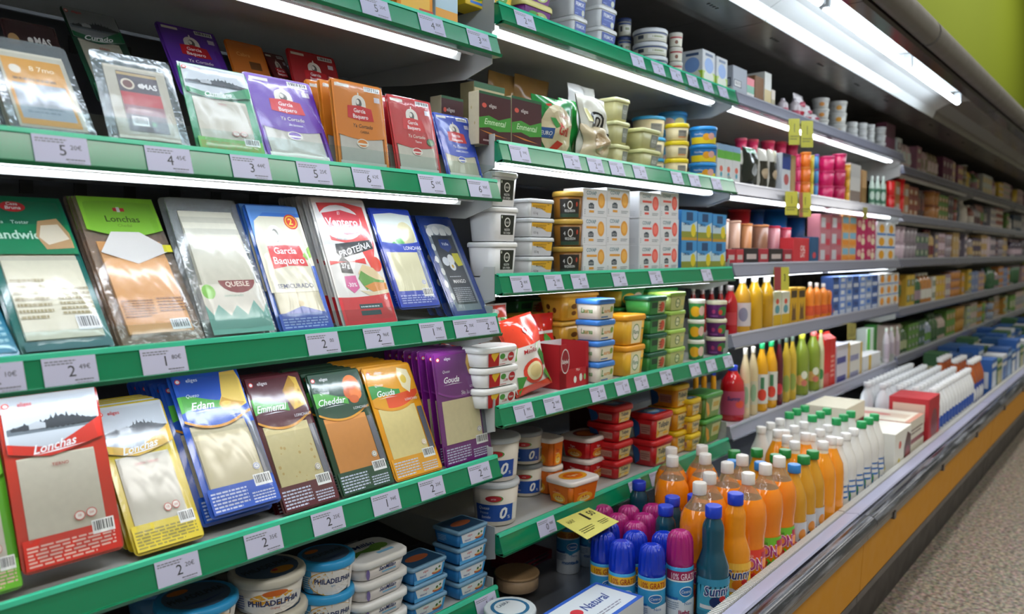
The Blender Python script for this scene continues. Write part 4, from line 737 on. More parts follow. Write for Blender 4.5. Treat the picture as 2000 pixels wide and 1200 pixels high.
# ---- second shelf
A_em = [('r', 0, 0, 1, 1, '#431119'), ('r', 0, .95, 1, 1, '#1f5a34'), ('e', .16, .74, .07, .045, '#df5a4c'), ('t', 'eliges', .42, .72, .07, '#e9dfdc', 0, .01, .36), ('p', [(0, .50), (.3, .56), (.6, .50), (1, .60), (1, .32), (.6, .28), (.3, .34), (0, .30)], '#3f8f30'), ('t', 'Emmental', .5, .39, .11, '#cfe8c0', .3, .01, .8), ('p', [(0, .27), (.4, .20), (.9, .17), (.4, .23)], '#c9782a'), ('l', .12, .07, .5, .13, 1, '#b9a2a0')]
ST(carton, 935, 997, 183, T[1], 1, Y0 + .01, dict(body='#d5c9a8', bkind='cheese', front=A_em, left=[('e', .3, .7, .06, .03, '#b9a878'), ('e', .6, .4, .06, .03, '#b9a878')]), 'maroon and green wrapped block of cheese, left of the pair', 'cheese', 'maroon wrapped cheese blocks', d=.035)
ST(carton, 999, 1057, 193, T[1], 1, Y0 + .01, dict(body='#d5c9a8', bkind='cheese', front=A_em), 'maroon and green wrapped block of cheese, right of the pair', 'cheese', 'maroon wrapped cheese blocks', d=.035)
ST(carton, 862, 905, 190, T[1], 1, YF + .16, dict(body='#cbbf9e', bkind='cheese', front=A_em), 'wrapped cheese wedge half hidden behind the blue pack', 'cheese', None, d=.04)
ST(carton, 925, 985, 165, T[1], 1, YF + .17, dict(body='#c2b48c', bkind='cheese', front=[('r', 0, .92, 1, 1, '#1f5a34')]), 'wrapped cheese wedge with a green edge behind the maroon blocks', 'cheese', None, d=.05)
def sp(kind, uL, uR, vT, zr, y, c, label, cat, rx=0, grp=None, **k):
    o = ST(kind, uL, uR, vT, zr, 1, y, c, label, cat, grp, **k)[0]; o.rotation_euler[0] = math.radians(rx); return o
sp(pouch, 1053, 1132, 190, T[1], Y0 + .005, dict(body='#1e7a3c', seed=3, art=[('e', .5, .46, .42, .42, '#d9c9a4'), ('p', [(.22, .86), (.34, .88), (.55, .5), (.45, .48)], '#c93a30'), ('p', [(.18, .80), (.24, .84), (.47, .5), (.38, .46)], '#3d8f4a'), ('t', 'Grill', .60, .36, .15, '#b8372e', .1, .03, .5), ('r', .06, .28, .36, .46, '#2b4f86'), ('t', 'EURO', .21, .33, .07, W_, 0, 0, .26), ('p', [(.30, .1), (.46, .26), (.6, .22), (.45, .08)], '#c0392b'), ('t', 'ITALIANO', .62, .66, .06, '#b8473c', 0, 0, .4)]), 'green pouch with a large oval of grilling cheese', 'cheese pack')
sp(pouch, 1104, 1142, 193, T[1], YF + .07, dict(body='#1c8a34', seed=5), 'plain bright green pouch behind the grilling cheese', 'cheese pack')
sp(pouch, 1142, 1198, 188, T[1], Y0 + .01, dict(body='#e2dfd2', bkind='gloss', seed=6, crinkle=.014, art=[('e', .42, .55, .2, .22, '#17191c'), ('e', .42, .57, .14, .16, '#dfe0dc'), ('e', .42, .57, .10, .12, '#17191c'), ('e', .42, .60, .05, .06, '#c9cac6'), ('e', .72, .33, .15, .12, '#2a2c30'), ('r', .1, .6, .25, .8, '#d9cf8a')]), 'white crumpled cheese bag with a black oval emblem', 'cheese bag')
sp(pouch, 1120, 1170, 165, T[1], YF + .13, dict(body='#e8e9ea', bkind='gloss', seed=8, crinkle=.016), 'plain translucent white bag behind the one with the black emblem', 'cheese bag')
sp(pouch, 1150, 1202, 245, T[1], YF + .012, dict(body='#cdbb9a', bkind='gloss', seed=10, crinkle=.012, art=[('e', .5, .5, .3, .3, '#b79f7c')]), 'small crinkled bag of brownish cheese at the shelf edge', 'cheese bag')
sp(pouch, 968, 1025, 142, T[1], YF + .26, dict(body='#b58a50', seed=12, crinkle=.01), 'tan wrapped wedge standing at the back, left', 'cheese pack', grp=None)
sp(pouch, 1020, 1085, 150, T[1], YF + .24, dict(body='#ab7f48', seed=13, crinkle=.01), 'brown wrapped wedge with a dark ring at the back, right', 'cheese pack')
A_c = [('r', .5, .1, .95, .9, '#7e7f74'), ('e', .72, .5, .2, .34, '#8f9088'), ('t', 'RULO', .72, .42, .2, '#e9e9e0', 0, .01, .3)]
ST(tub, 1204, 1233, 192, T[1], 3, Y0 + .03, dict(body='#c2bb84', lid='#e2dfa8', front=A_c, r=.012, taper=.84), 'square pale green tub with a cream lid', 'food tub', 'square pale green tubs', d=.10, where='left stack')
ST(tub, 1256, 1293, 252, T[1], 2, Y0, dict(body='#b5b07a', lid='#e0dea0', front=A_c, r=.012, taper=.84), 'square pale green tub with a cream lid', 'food tub', 'square pale green tubs', d=.09, where='right stack')
A_q = [('r', .5, .3, .9, .8, '#8f8a80'), ('t', 'COVAP', .68, .6, .14, '#4b5561', 0, .0, .3), ('r', .5, .2, .85, .28, '#d98a5a')]
ST(tub, 1233, 1300, 219, T[1], 3, YF + .14, dict(body='#e8d4a4', lid='#3fa3d3', round=1, front=A_q, phi=20, taper=.9), 'round cream tub with a sky blue lid', 'food tub', 'round tubs with sky blue lids', where='behind the square tubs')
ST(tub, 1283, 1342, 210, T[1], 4, YF + .15, dict(body='#58a9d8', lid='#3f9ad8', round=1, front=[('e', .3, .5, .2, .3, '#f0c7c0'), ('e', .7, .5, .2, .3, '#efe08a')], phi=20, taper=.9), 'round sky blue tub', 'food tub', 'round blue tubs in the back row', where='behind the yellow-lidded tubs')
ST(tub, 1297, 1345, 235, T[1], 3, Y0, dict(body='#ecd9a8', lid='#f0d420', round=1, front=A_q, phi=20, taper=.9, lidh=.014), 'round cream tub with a yellow lid', 'food tub', 'round tubs with yellow lids')
A_dk = [('r', 0, .5, 1, 1, '#1b6fb0'), ('r', 0, 0, 1, .5, '#e8cc1e'), ('e', .55, .5, .12, .28, '#e09a1c'), ('e', .72, .56, .12, .26, '#dfa59a'), ('t', 'flan' if False else 'Natillas', .3, .66, .16, W_, .1, 0, .3)]
ST(tub, 1345, 1400, 240, T[1], 3, Y0, dict(body='#1b6fb0', lid='#2f8fd6', round=1, front=A_dk, phi=20, span=140, taper=.93, lidh=.013), 'round blue and yellow tub with a blue lid', 'food tub', 'round blue and yellow tubs')
A_br = [('r', 0, .62, 1, .84, '#5fae3a'), ('r', 0, .84, 1, 1, '#8fb3d8'), ('e', .5, .35, .2, .08, '#d96a5a'), ('e', .5, .2, .14, .07, '#4a9ab0')]
ROW(carton, [1401, 1416, 1431], [281, 284, 287], T[1], Y0, 15, dict(body='#dadbdd', front=A_br), 'small green drink carton', 'carton', 'small green drink cartons', where='beside the blue and yellow tubs', d=.06)
# ---- top shelf
ST(carton, 776, 846, -30, S[0], 1, Y0 + .02, dict(body='#e8921e', front=[('r', .1, .3, .9, .8, '#f0b83a'), ('r', .6, .0, 1, .4, '#c9441e')]), 'orange carton on the top shelf of the nearest bay', 'carton', None, d=.06)
ST(carton, 850, 893, -20, S[0], 1, Y0 + .02, dict(body='#a9cbe0', front=bands('#e8a030', '#bcd6e4')), 'pale blue and orange carton at the end of the top shelf', 'carton', None, d=.05)
A_k = [('r', .1, .05, .9, .95, '#dcb81e'), ('e', .45, .6, .3, .3, '#4f9a2e'), ('e', .45, .65, .18, .16, '#e9e9dc'), ('r', .2, .12, .7, .24, '#3f7ad0')]
ST(carton, 908, 957, -28, T[0], 1, YF + .05, dict(body='#d6b21c', front=A_k, left=bands('#d6b21c')), 'yellow and green carton left end of the centre bay top shelf', 'carton', None, d=.06)
ST(tub, 962, 1008, -30, T[0], 1, Y0, dict(body='#dcb81e', lid='#d9cf9a', front=A_k, r=.012), 'yellow tub with a green picture next to the yellow carton', 'food tub', None, d=.08)
A_pu = [('r', 0, 0, 1, 1, '#6b2478'), ('e', .65, .45, .28, .34, '#b9c878'), ('e', .35, .55, .2, .2, '#4f9a3e'), ('e', .7, .4, .12, .2, '#e6e9dc'), ('e', .5, .5, .06, .12, '#c8342c')]
ST(tub, 1022, 1084, -38, T[0], 2, Y0, dict(body='#6b2478', lid='#dfd488', front=A_pu, left=[('e', .5, .5, .35, .4, '#3f7a2e')], r=.015, lidh=.016), 'purple cheese tub with a yellow lid', 'food tub', 'purple cheese tubs', d=.10)
A_fr = [('r', .02, .06, .98, .94, '#203f94'), ('t', 'FRIMOK', .5, .60, .22, '#e9ebf4', 0, .02, .74), ('l', .2, .42, .8, .5, 1, '#93a6dc'), ('e', .82, .26, .12, .18, '#c9cdbb'), ('l', .1, .14, .4, .22, 1, '#93a6dc')]
ST(tub, 1120, 1151, -10, T[0], 2, Y0, dict(body='#dcdee0', lid='#e9eaea', front=A_fr, r=.015, taper=.9), 'white tub with a navy label', 'food tub', 'white tubs with navy labels', d=.10, where='left stack')
ST(tub, 1173, 1209, -28, T[0], 3, Y0, dict(body='#dcdee0', lid='#e9eaea', front=A_fr, r=.015, taper=.9), 'white tub with a navy label', 'food tub', 'white tubs with navy labels', d=.10, where='right stack')
A_cy = [('r', 0, .05, 1, .95, '#c6c4b4'), ('r', 0, .82, 1, .95, '#24407c'), ('r', .15, .3, .3, .7, '#3a3f48'), ('r', .4, .3, .9, .7, '#dddcd4'), ('r', .5, .4, .8, .6, '#9aa07c')]
ST(tub, 1205, 1233, 30, T[0], 3, YF + .13, dict(body='#bdbcae', lid='#3a4a78', round=1, front=A_cy, phi=20, taper=.96), 'round grey tub with a dark lid', 'food tub', 'round grey tubs', where='behind the white and navy tubs')
ST(tub, 1235, 1304, 42, T[0], 3, Y0, dict(body='#d2d1c6', lid='#dfe2e6', round=1, front=A_cy, phi=20, span=150, taper=.96, lidh=.014), 'wide round tub with navy bands', 'food tub', 'wide round tubs with navy bands')
A_rw = [('r', 0, .0, 1, .95, '#e0dccb'), ('r', 0, .8, 1, .95, '#a82a34'), ('e', .5, .4, .12, .2, '#7a4a30')]
ST(tub, 1306, 1333, 58, T[0], 3, Y0, dict(body='#e0dccb', lid='#dcd9cf', round=1, front=A_rw, phi=20, taper=.94), 'round white tub with dark red bands', 'food tub', 'round white tubs with dark red bands')
A_mk = [('r', 0, 0, 1, .14, '#c33a4a'), ('r', 0, .14, 1, .40, '#a9c832'), ('e', .5, .25, .4, .2, '#e6ead8'), ('e', .5, .58, .35, .22, '#7fa3dc'), ('r', .2, .84, .8, .92, '#40567a')]
ST(carton, 1373, 1397, 100, T[0], 1, Y0, dict(body='#dde1e6', front=A_mk, left=A_mk, gable=0), 'white and blue milk carton with a lime stripe, left of the pair', 'carton', 'milk cartons with a lime stripe', d=.08)
ST(carton, 1400, 1421, 113, T[0], 1, Y0, dict(body='#dde1e6', front=A_mk, left=A_mk), 'white and blue milk carton with a lime stripe, right of the pair', 'carton', 'milk cartons with a lime stripe', d=.06)
ST(pouch, 1336, 1366, 103, T[0], 1, YF + .12, dict(body='#aeb4b8', bkind='gloss', seed=21, crinkle=.014), 'silvery wrapped pack left of the milk cartons', 'pack', None)
# ---- lowest shelf of the centre bay
A_qf = [('r', .02, .10, .86, .60, '#1c4fa8'), ('r', .84, .1, 1, .6, '#e8e6df'), ('e', .44, .78, .17, .10, '#5f9a4a'), ('e', .42, .78, .16, .09, '#c21f2c'), ('t', 'Asturias' if False else 'arte', .42, .75, .06, '#f4dcd8', .2, 0, .18), ('t', 'Queso', .22, .46, .09, '#dfe6f4', .2, .005, .26), ('t', 'fresco', .22, .33, .08, '#b9cdec', .2, 0, .26), ('t', 'batido', .26, .20, .08, '#dfe6f4', .2, 0, .28), ('t', '0', .62, .20, .32, '#f4f6fa', .25, .03, .2), ('t', '%', .74, .18, .10, '#e9eef6', .1, .0, .08)]
ST(tub, 922, 1014, 866, T[4], 2, YF + .03, dict(fat=1.1, body='#e5ddd2', lid='#cfd4da', round=1, front=A_qf, phi=38, span=130, taper=.86, lidh=.013), 'round white fresh cheese tub with a blue 0% label', 'food tub', 'white fresh cheese tubs with blue labels', where='front stack')
ST(tub, 990, 1062, 852, T[4], 2, YF + .13, dict(body='#e5ddd2', lid='#8a9098', round=1, front=A_qf + [('b', .88, .1, .99, .6)], phi=10, span=150, taper=.93), 'round white fresh cheese tub with a blue 0% label', 'food tub', 'white fresh cheese tubs with blue labels', where='stack behind')
def A_tg(a, c_, d_): return [('r', 0, 0, 1, 1, a), ('t', 'Tigre', .42, .62, .12, W_ if a == '#c4161c' else '#b3321c', .0, .015, .4), ('l', .2, .52, .66, .58, 1, '#f4dcb0'), ('e', .5, .26, .36, .26, c_), ('e', .5, .20, .24, .12, '#f0e3b0'), ('e', .5, .22, .2, .07, d_), ('e', .42, .32, .03, .05, '#c43a20'), ('e', .54, .34, .03, .05, '#c43a20')]
A_tt = [('e', .5, .5, .42, .40, '#f0a41e'), ('e', .5, .5, .3, .28, '#e36a14'), ('t', 'Tigre', .5, .44, .14, '#ffe9b0', 0, .01, .5)]
ORT = dict(body='#e2700f', lid='#efe7e2', front=A_tg('#e2700f', '#f2b02c', '#e9c65a'), left=A_tg('#e2700f', '#f2b02c', '#e9c65a'), top=A_tt, r=.02, taper=.88, lidh=.013)
o = ST(tub, 1122, 1174, 936, T[4], 1, YF - .012, ORT, 'orange tub with a white lid at the shelf edge above the yellow ticket', 'food tub', None, d=.105, rz=math.radians(-6))
ST(tub, 1078, 1106, 856, T[4], 2, YF + .10, dict(ORT, top=None), 'orange tub with a white lid', 'food tub', 'orange tubs in the second row', d=.10, where='behind the front orange tub')
ST(tub, 1150, 1198, 852, T[4], 2, YF + .09, dict(ORT, body='#c4161c', top=[('e', .5, .5, .4, .4, '#8f1418'), ('e', .5, .5, .3, .3, '#d9782a')], front=A_tg('#c4161c', '#e08a24', '#e9b65a'), left=A_tg('#c4161c', '#e08a24', '#e9b65a')), 'bright red tub with a white lid', 'food tub', 'bright red tubs with white lids', d=.115)
A_tu = [('r', .06, .08, .96, .92, '#d8c690'), ('p', [(.06, .08), (.3, .3), (.1, .5)], '#d9a52c'), ('t', 'Tulipán', .5, .56, .26, '#1f3f5c', 0, .03, .8), ('l', .2, .34, .84, .42, 1, '#5a6a5a'), ('e', .7, .24, .2, .08, '#e8b93a')]
A_ts = [('p', [(0, .0), (0, 1), (.3, .8), (.36, .5), (.3, .2)], '#24538c'), ('r', .38, .26, .92, .74, '#b98a7a'), ('l', .42, .34, .88, .66, 3, '#8a4a44')]
def TUL(c_, l_): return dict(body=c_, lid=l_, front=A_tu, left=A_ts, top=[('r', .08, .1, .92, .9, '#2f6396'), ('e', .5, .5, .25, .3, '#8ab4d8'), ('t', 'Tulipán', .5, .45, .2, '#e9e4c9', 0, .02, .6)], r=.016, taper=.86, lidh=.016)
ST(tub, 1206, 1240, 792, T[4], 4, YF + .035, TUL('#b81c22', '#c9252a'), 'red margarine tub with a red lid', 'food tub', 'red margarine tubs', d=.12, where='left stack')
ST(tub, 1279, 1317, 807, T[4], 2, YF + .015, TUL('#b81c22', '#c9252a'), 'red margarine tub with a red lid', 'food tub', 'red margarine tubs', d=.10, where='right stack')
ST(tub, 1322, 1349, 752, T[4], 3, YF + .04, TUL('#d9921e', '#e8c020'), 'orange and yellow margarine tub', 'food tub', 'yellow margarine tubs', d=.12, where='left stack')
ST(tub, 1350, 1372, 779, T[4], 3, YF + .02, TUL('#d9a31e', '#e8c624'), 'small yellow margarine tub', 'food tub', 'yellow margarine tubs', d=.08, where='right stack')
A_cn = [('r', 0, 0, 1, 1, '#6f9040'), ('p', [(.0, .9), (.2, .7), (.34, .2), (.2, .05), (.05, .5)], '#e5a02c'), ('r', .42, .3, .95, .92, '#c9c78e'), ('r', .5, .5, .88, .75, '#c2a23c')]
ST(tub, 1378, 1414, 768, T[4], 2, Y0, dict(body='#5f8a3c', lid='#4d9a42', front=A_cn, left=A_cn, r=.014, taper=.84, lidh=.014), 'green tub with a corn cob picture', 'food tub', 'green corn picture tubs', d=.10)
ROW(bottle, [1350, 1366, 1384], 726, T[4], YF + .20, 17, dict(liquid='#dc9a1c', prof='sunny', cap='#1c3fb0', capr=.6), 'orange juice bottle with a blue cap', 'bottle', 'small blue-capped bottles in the back row', where='behind the yellow margarine tubs')
ST(carton, 1160, 1210, 775, T[4], 2, YF + .22, dict(body='#4a2420', front=bands('#5a2a24', '#3c3226')), 'dark brown carton in the shade at the back', 'carton', 'dark cartons at the back of the lowest shelf', d=.1)
# ---- lowest shelf of the nearest bay
A_sm = [('t', 'SanMillán', .56, .50, .30, '#1c2f6c', .25, .015, .72), ('r', .42, .28, .82, .40, '#7fb8dc'), ('e', .02, .5, .05, .4, '#7a6aa8')]
A_smt = [('p', [(.1, .30), (.3, .45), (.62, .30), (.9, .55), (.7, .62), (.4, .55), (.2, .55)], '#6a9a3e'), ('e', .74, .52, .18, .16, '#7fb04a'), ('t', 'SanMillán', .42, .68, .17, '#1c2f6c', .25, .02, .78), ('r', .5, .16, .85, .26, '#7fb8dc')]
ST(tub, 702, 806, 1088, S[4], 4, Y0, dict(body='#e3ddda', lid='#e7e6e4', front=A_sm, top=A_smt, r=.03, taper=.9, lidh=.014), 'white oval-cornered cream cheese tub with a handwritten blue name', 'food tub', 'white cream cheese tubs', d=.12)
A_ph = [('r', 0, 0, .22, 1, '#3f9fd8'), ('e', .56, .48, .42, .56, '#e0a92e'), ('e', .57, .48, .40, .54, '#eeeae6'), ('r', .9, 0, 1, 1, '#eeeae6'), ('t', 'PHILADELPHIA', .60, .46, .22, '#1b2c62', 0, .03, .66), ('t', 'light', .58, .32, .08, '#7fb4dc', .2, 0, .2), ('l', .03, .2, .2, .8, 6, '#cfe6f4')]
A_pt = [('e', .5, .5, .48, .48, '#4a5f78'), ('t', 'PHILADELPHIA', .5, .44, .15, '#14181f', 0, .02, .84), ('e', .35, .78, .16, .09, '#d07a2c'), ('p', [(.1, .3), (.5, .2), (.9, .32), (.5, .25)], '#1c2f6c')]
ST(tub, 583, 692, 1108, S[4], 3, Y0, dict(fat=1.08, body='#ece8e4', lid='#2f9fdc', round=1, front=A_ph, top=A_pt, phi=38, span=130, taper=.86, lidh=.016), 'sky blue lidded cream cheese tub', 'food tub', 'round cream cheese tubs with blue lids', where='beside the white tubs')
A_pg = [('e', .54, .60, .30, .26, '#e8a92c'), ('e', .54, .40, .48, .42, '#efebe6'), ('e', .56, .82, .16, .12, '#d96a1c'), ('t', 'PHILADELPHIA', .56, .34, .22, '#1b2c62', 0, .03, .8), ('t', 'Original', .56, .2, .08, '#c8452c', .1, 0, .3), ('l', .02, .2, .16, .8, 6, '#3f5fa8')]
ST(tub, 450, 600, 1142, S[4], 3, Y0, dict(fat=1.03, body='#dfdad2', lid='#cfcabc', round=1, front=A_pg, top=A_pt[:2] + [('e', .6, .25, .2, .12, '#c98a2c'), ('e', .5, .3, .05, .04, '#b3242c')], phi=40, span=130, taper=.86, lidh=.016), 'round cream cheese tub with a pale grey lid and orange badge', 'food tub', 'round cream cheese tubs with pale lids')
ST(tub, 305, 470, 1200, S[4], 3, Y0, dict(body='#ece8e4', lid='#2f9fdc', round=1, front=A_ph, top=A_pt, phi=40, span=130, taper=.86, lidh=.014), 'round blue-lidded cream cheese tub', 'food tub', 'round cream cheese tubs with blue lids', where='at the bottom picture edge')
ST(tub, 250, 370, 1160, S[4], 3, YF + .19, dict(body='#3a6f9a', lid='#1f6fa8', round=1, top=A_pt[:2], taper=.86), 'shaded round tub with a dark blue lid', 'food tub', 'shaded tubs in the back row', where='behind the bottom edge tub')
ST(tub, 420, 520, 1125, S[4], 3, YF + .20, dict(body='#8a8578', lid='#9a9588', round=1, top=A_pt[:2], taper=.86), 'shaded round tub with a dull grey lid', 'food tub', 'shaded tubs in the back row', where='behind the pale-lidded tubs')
A_nt = [('r', 0, 0, 1, 1, '#2f86cc'), ('p', [(.12, .2), (.04, .96), (1, .96), (.98, .4), (.6, .2)], '#e6e9ee'), ('t', 'eliges', .38, .66, .17, '#c2283a', 0, .01, .3), ('t', 'Natural', .30, .34, .16, '#2a4a9c', .2, .01, .34), ('p', [(0, 0), (0, .3), (.5, .2), (1, .1), (1, 0)], '#5aaee4'), ('e', .76, .36, .16, .14, '#c9622a'), ('e', .76, .42, .13, .08, '#e7d3a0'), ('e', .74, .56, .04, .10, '#3f6b34'), ('e', .84, .66, .035, .09, '#4a7a3c'), ('r', .93, .1, 1, .9, '#3f9fdc')]
A_ntt = [('r', .0, .0, 1, 1, '#1f3f5c'), ('e', .5, .5, .35, .2, '#8a4a2c')]
NT = dict(body='#2f7fc0', lid='#6f97b4', lkind='gloss', front=A_nt, left=[('l', .1, .3, .5, .8, 4, '#8fb8dc')], top=A_ntt, r=.008, taper=.90, lidh=.008)
ST(tub, 805, 876, 1100, S[4], 3, Y0, NT, 'flat blue cheese spread tub', 'food tub', 'flat blue and white spread tubs', d=.09, where='left stack')
ST(tub, 895, 954, 1031, S[4], 4, Y0, NT, 'flat blue cheese spread tub', 'food tub', 'flat blue and white spread tubs', d=.09, where='right stack by shelf end')
# ---- ticket cards
def card4(pts, art, label, cat='price ticket', col='#d8cf6a', th=.0012):
    """a stiff card through four corners (bottom-left, bottom-right, top-right, top-left)"""
    p0, p1, p2, p3 = [Vector(p) for p in pts]; n = (p1 - p0).cross(p3 - p0).normalized(); w2, h2 = (p1 - p0).length, (p3 - p0).length
    def fn(x, y, l): return (p0 * (1 - x) * (1 - y) + p1 * x * (1 - y) + p2 * x * y + p3 * (1 - x) * y) + n * (l + .0002) - p0
    b = MB(); fr = [p - p0 for p in (p0, p1, p2, p3)]; bk = [p - n * th for p in fr]
    b.add(fr + bk, [(0, 1, 2, 3), (7, 6, 5, 4), (0, 4, 5, 1), (1, 5, 6, 2), (2, 6, 7, 3), (3, 7, 4, 0)], M(col, 'paper')); b.art(art, fn, w2, h2)
    o = b.build('promotion_ticket'); o.location = p0; return tag(o, label, cat, 'yellow promotion tickets')
zt_ = EYE + T[4] - .005
A_tk = [('t', 'MÁXI' if False else 'HAY', .22, .70, .13, '#6b6a30', 0, .02, .2), ('t', '1', .62, .56, .36, '#22241a', 0, .04, .2), ('t', '50', .84, .66, .22, '#22241a', 0, .02, .16), ('l', .1, .2, .5, .42, 3, '#6b6a30'), ('l', .66, .2, .92, .4, 3, '#6b6a30')]
c4 = [PZ(1147, 1054, zt_ - .01), PZ(1209, 1019, zt_ - .008), PZ(1150, 992, zt_ + .004), PZ(1087, 1018, zt_ + .004)]
card4([c4[0], c4[1], c4[2], c4[3]], A_tk, 'yellow price ticket reading 1 50 sticking out flat under the orange tub')
# ================================================================= the well: bottles and cans behind the front rail
WZ = WELL - .004
CIRC = []
def zset(p, x, y, label, cat, grp, rz=0, R=None):
    if R: CIRC.append([p, R])
    return zset0(p, x, y, label, cat, grp, rz)
def zset0(p, x, y, label, cat, grp, rz=0): tag(p, label, cat, grp); p.location = (x, y, WZ); p.rotation_euler[2] = rz; return p
def CROWD(proto, h, pts, desc, cat, grp, names, phi=0):
    R = max(abs(v.co.x) for c in proto.children for v in c.data.vertices) + .0008
    """pts: (u, v) of each cap top; the photo tells where each one stands"""
    for i, (u, v) in enumerate(pts):
        P = PZ(u, v, WZ + h); lab = f'{desc}, {names[i]}'
        if i == 0: zset(proto, P.x, P.y, lab, cat, grp, 0, R)
        else: CIRC.append([dup(proto, (P.x, P.y, WZ), random.uniform(-.2, .2), lab), R])
YW = ('#eeb21e', '#a8281c')
def can(capc, words, acc, low, lowc, h=.205): return spray_can(.034, h, capc, (acc, words[1], low, lowc), words[0])
nB = ['front row left', 'second row left', 'front row centre', 'second row centre', 'front row right, nearest the camera', 'right of the nearest one']
CROWD(can('#1233b4', ('10% GRATIS', '#b03a1c'), '#edb41f', 'montada', '#2067b0'), .205, [(1196, 1036), (1221, 1021), (1247, 1044), (1268, 1022), (1312, 1048), (1346, 1035)], 'spray cream can with a fluted blue cap', 'spray can', 'blue-capped spray cream cans', nB)
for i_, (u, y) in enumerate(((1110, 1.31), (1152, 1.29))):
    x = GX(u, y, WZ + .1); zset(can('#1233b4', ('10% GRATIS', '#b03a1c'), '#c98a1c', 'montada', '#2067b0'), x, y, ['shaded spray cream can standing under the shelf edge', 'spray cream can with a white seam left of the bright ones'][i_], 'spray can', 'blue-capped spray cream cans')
nP = ['left end of the back row', 'behind the front row left', 'second in the back row', 'middle of the second row', 'right end of the back row', 'right, partly hidden by the tall one', 'tall in front beside the red bottle']
CROWD(can('#a5206e', ('10% GRATIS', '#f0d8e4'), '#a01f50', 'light', '#a01f50'), .205, [(1232, 993), (1251, 1011), (1275, 996), (1298, 1019), (1318, 1007), (1348, 1022)], 'spray cream can with a fluted magenta cap', 'spray can', 'magenta-capped spray cream cans', nP)
CROWD(can('#a5206e', ('10% GRATIS', '#f0d8e4'), '#a01f50', 'light', '#a01f50', .235), .235, [(1369, 1012)], 'tall spray cream can with a fluted magenta cap', 'spray can', 'magenta-capped spray cream cans', ['beside the red bottle'])
# sunny bottles
def L_sun(top, mid, c2): return [('r', 0, 0, 1, 1, mid), ('r', 0, .82, 1, 1, top), ('r', 0, .0, 1, .16, top), ('r', .1, .22, .9, .32, '#e4e2e4'), ('t', 'Sunny', .46, .58, .26, '#e9e9ef' if mid != '#f0d4d8' else '#1c2f6c', .15, .05, .56, .08), ('t', 'Sunny', .465, .59, .24, '#1c2f6c', .15, .02, .54, .08), ('e', .42, .42, .12, .14, c2), ('e', .56, .50, .07, .08, '#c8322c')]
SB = dict(prof='sunny', cap='#1538b8', capr=.5, lz=(.10, .42), span=170, phi=40, caph=.024)
SBT = [('#0d4456', L_sun('#2a7f9c', '#3f9fb8', '#1a2c5c'), 'dark teal'), ('#a8141c', L_sun('#d9888f', '#f0d4d8', '#d8402c'), 'red'), ('#e08a12', L_sun('#e8b23c', '#f0c23a', '#e07a1c'), 'orange')]
def sunny(k, h=.30): q = SBT[k]; return bottle(.041, h, dict(SB, liquid=q[0], label=q[1], air=q[0]), 'drink_bottle')
CROWD(sunny(0), .30, [(1411, 978)], 'dark teal drink bottle with a blue cap', 'bottle', 'blue-capped drink bottles', ['in front with its label in view'])
CROWD(sunny(0, .25), .25, [(1337, 969), (1270, 960)], 'dark teal drink bottle with a blue cap', 'bottle', 'blue-capped drink bottles', ['second row behind the magenta caps', 'leftmost behind the magenta caps'])
CROWD(sunny(1, .24), .24, [(1379, 997)], 'red drink bottle with a blue cap', 'bottle', 'blue-capped drink bottles', ['between the tall magenta can and the teal bottle'])
CROWD(sunny(0, .25), .25, [(1300, 986)], 'dark drink bottle with a blue cap', 'bottle', 'blue-capped drink bottles', ['between the two rows of magenta caps'])
CROWD(sunny(2), .30, [(1427, 962)], 'orange drink bottle with a blue cap', 'bottle', 'blue-capped drink bottles', ['right behind the front teal bottle'])
# orange juice with white caps
def L_si(c, l): return [('r', 0, 0, 1, 1, c), ('t', 'SIMON', .46, .42, .34, '#f0d8e8', 0, .06, .6), ('t', 'SIMON', .46, .43, .32, '#a81c6c', 0, .03, .58), ('t', 'naranja', .46, .80, .09, l, 0, 0, .3), ('r', .76, 0, 1, .9, '#b82a3c'), ('e', .5, .2, .08, .12, '#c8322c'), ('e', .62, .16, .07, .1, '#3f8f30')]
SI = dict(prof='waist', liquid='#ec8410', air='#efdcae', akind='clear', fill=.80, cap='#e4ddd6', capr=.36, lz=(.13, .40), span=170, phi=58, caph=.022)
h_ = .33
CROWD(bottle(.050, h_, dict(SI, label=L_si('#6fc02c', '#2f6b1c')), 'juice_bottle'), h_, [(1528, 889), (1478, 917)], 'orange juice bottle with a green label and white cap', 'bottle', 'orange juice bottles with white caps', ['tallest looking, in front', 'half hidden behind the red-labelled one'])
CROWD(bottle(.050, h_, dict(SI, label=L_si('#e2402c', '#f0b8a0')), 'juice_bottle'), h_, [(1464, 930), (1387, 930), (1327, 920), (1406, 912), (1360, 904), (1454, 898), (1387, 893), (1405, 880), (1352, 886)], 'orange juice bottle with a red label and white cap', 'bottle', 'orange juice bottles with white caps',
      ['in front', 'second row behind the teal bottle', 'leftmost', 'just behind the second row one', 'third row left', 'third row right', 'fourth row left', 'farthest back under the shelf', 'back row, left'])
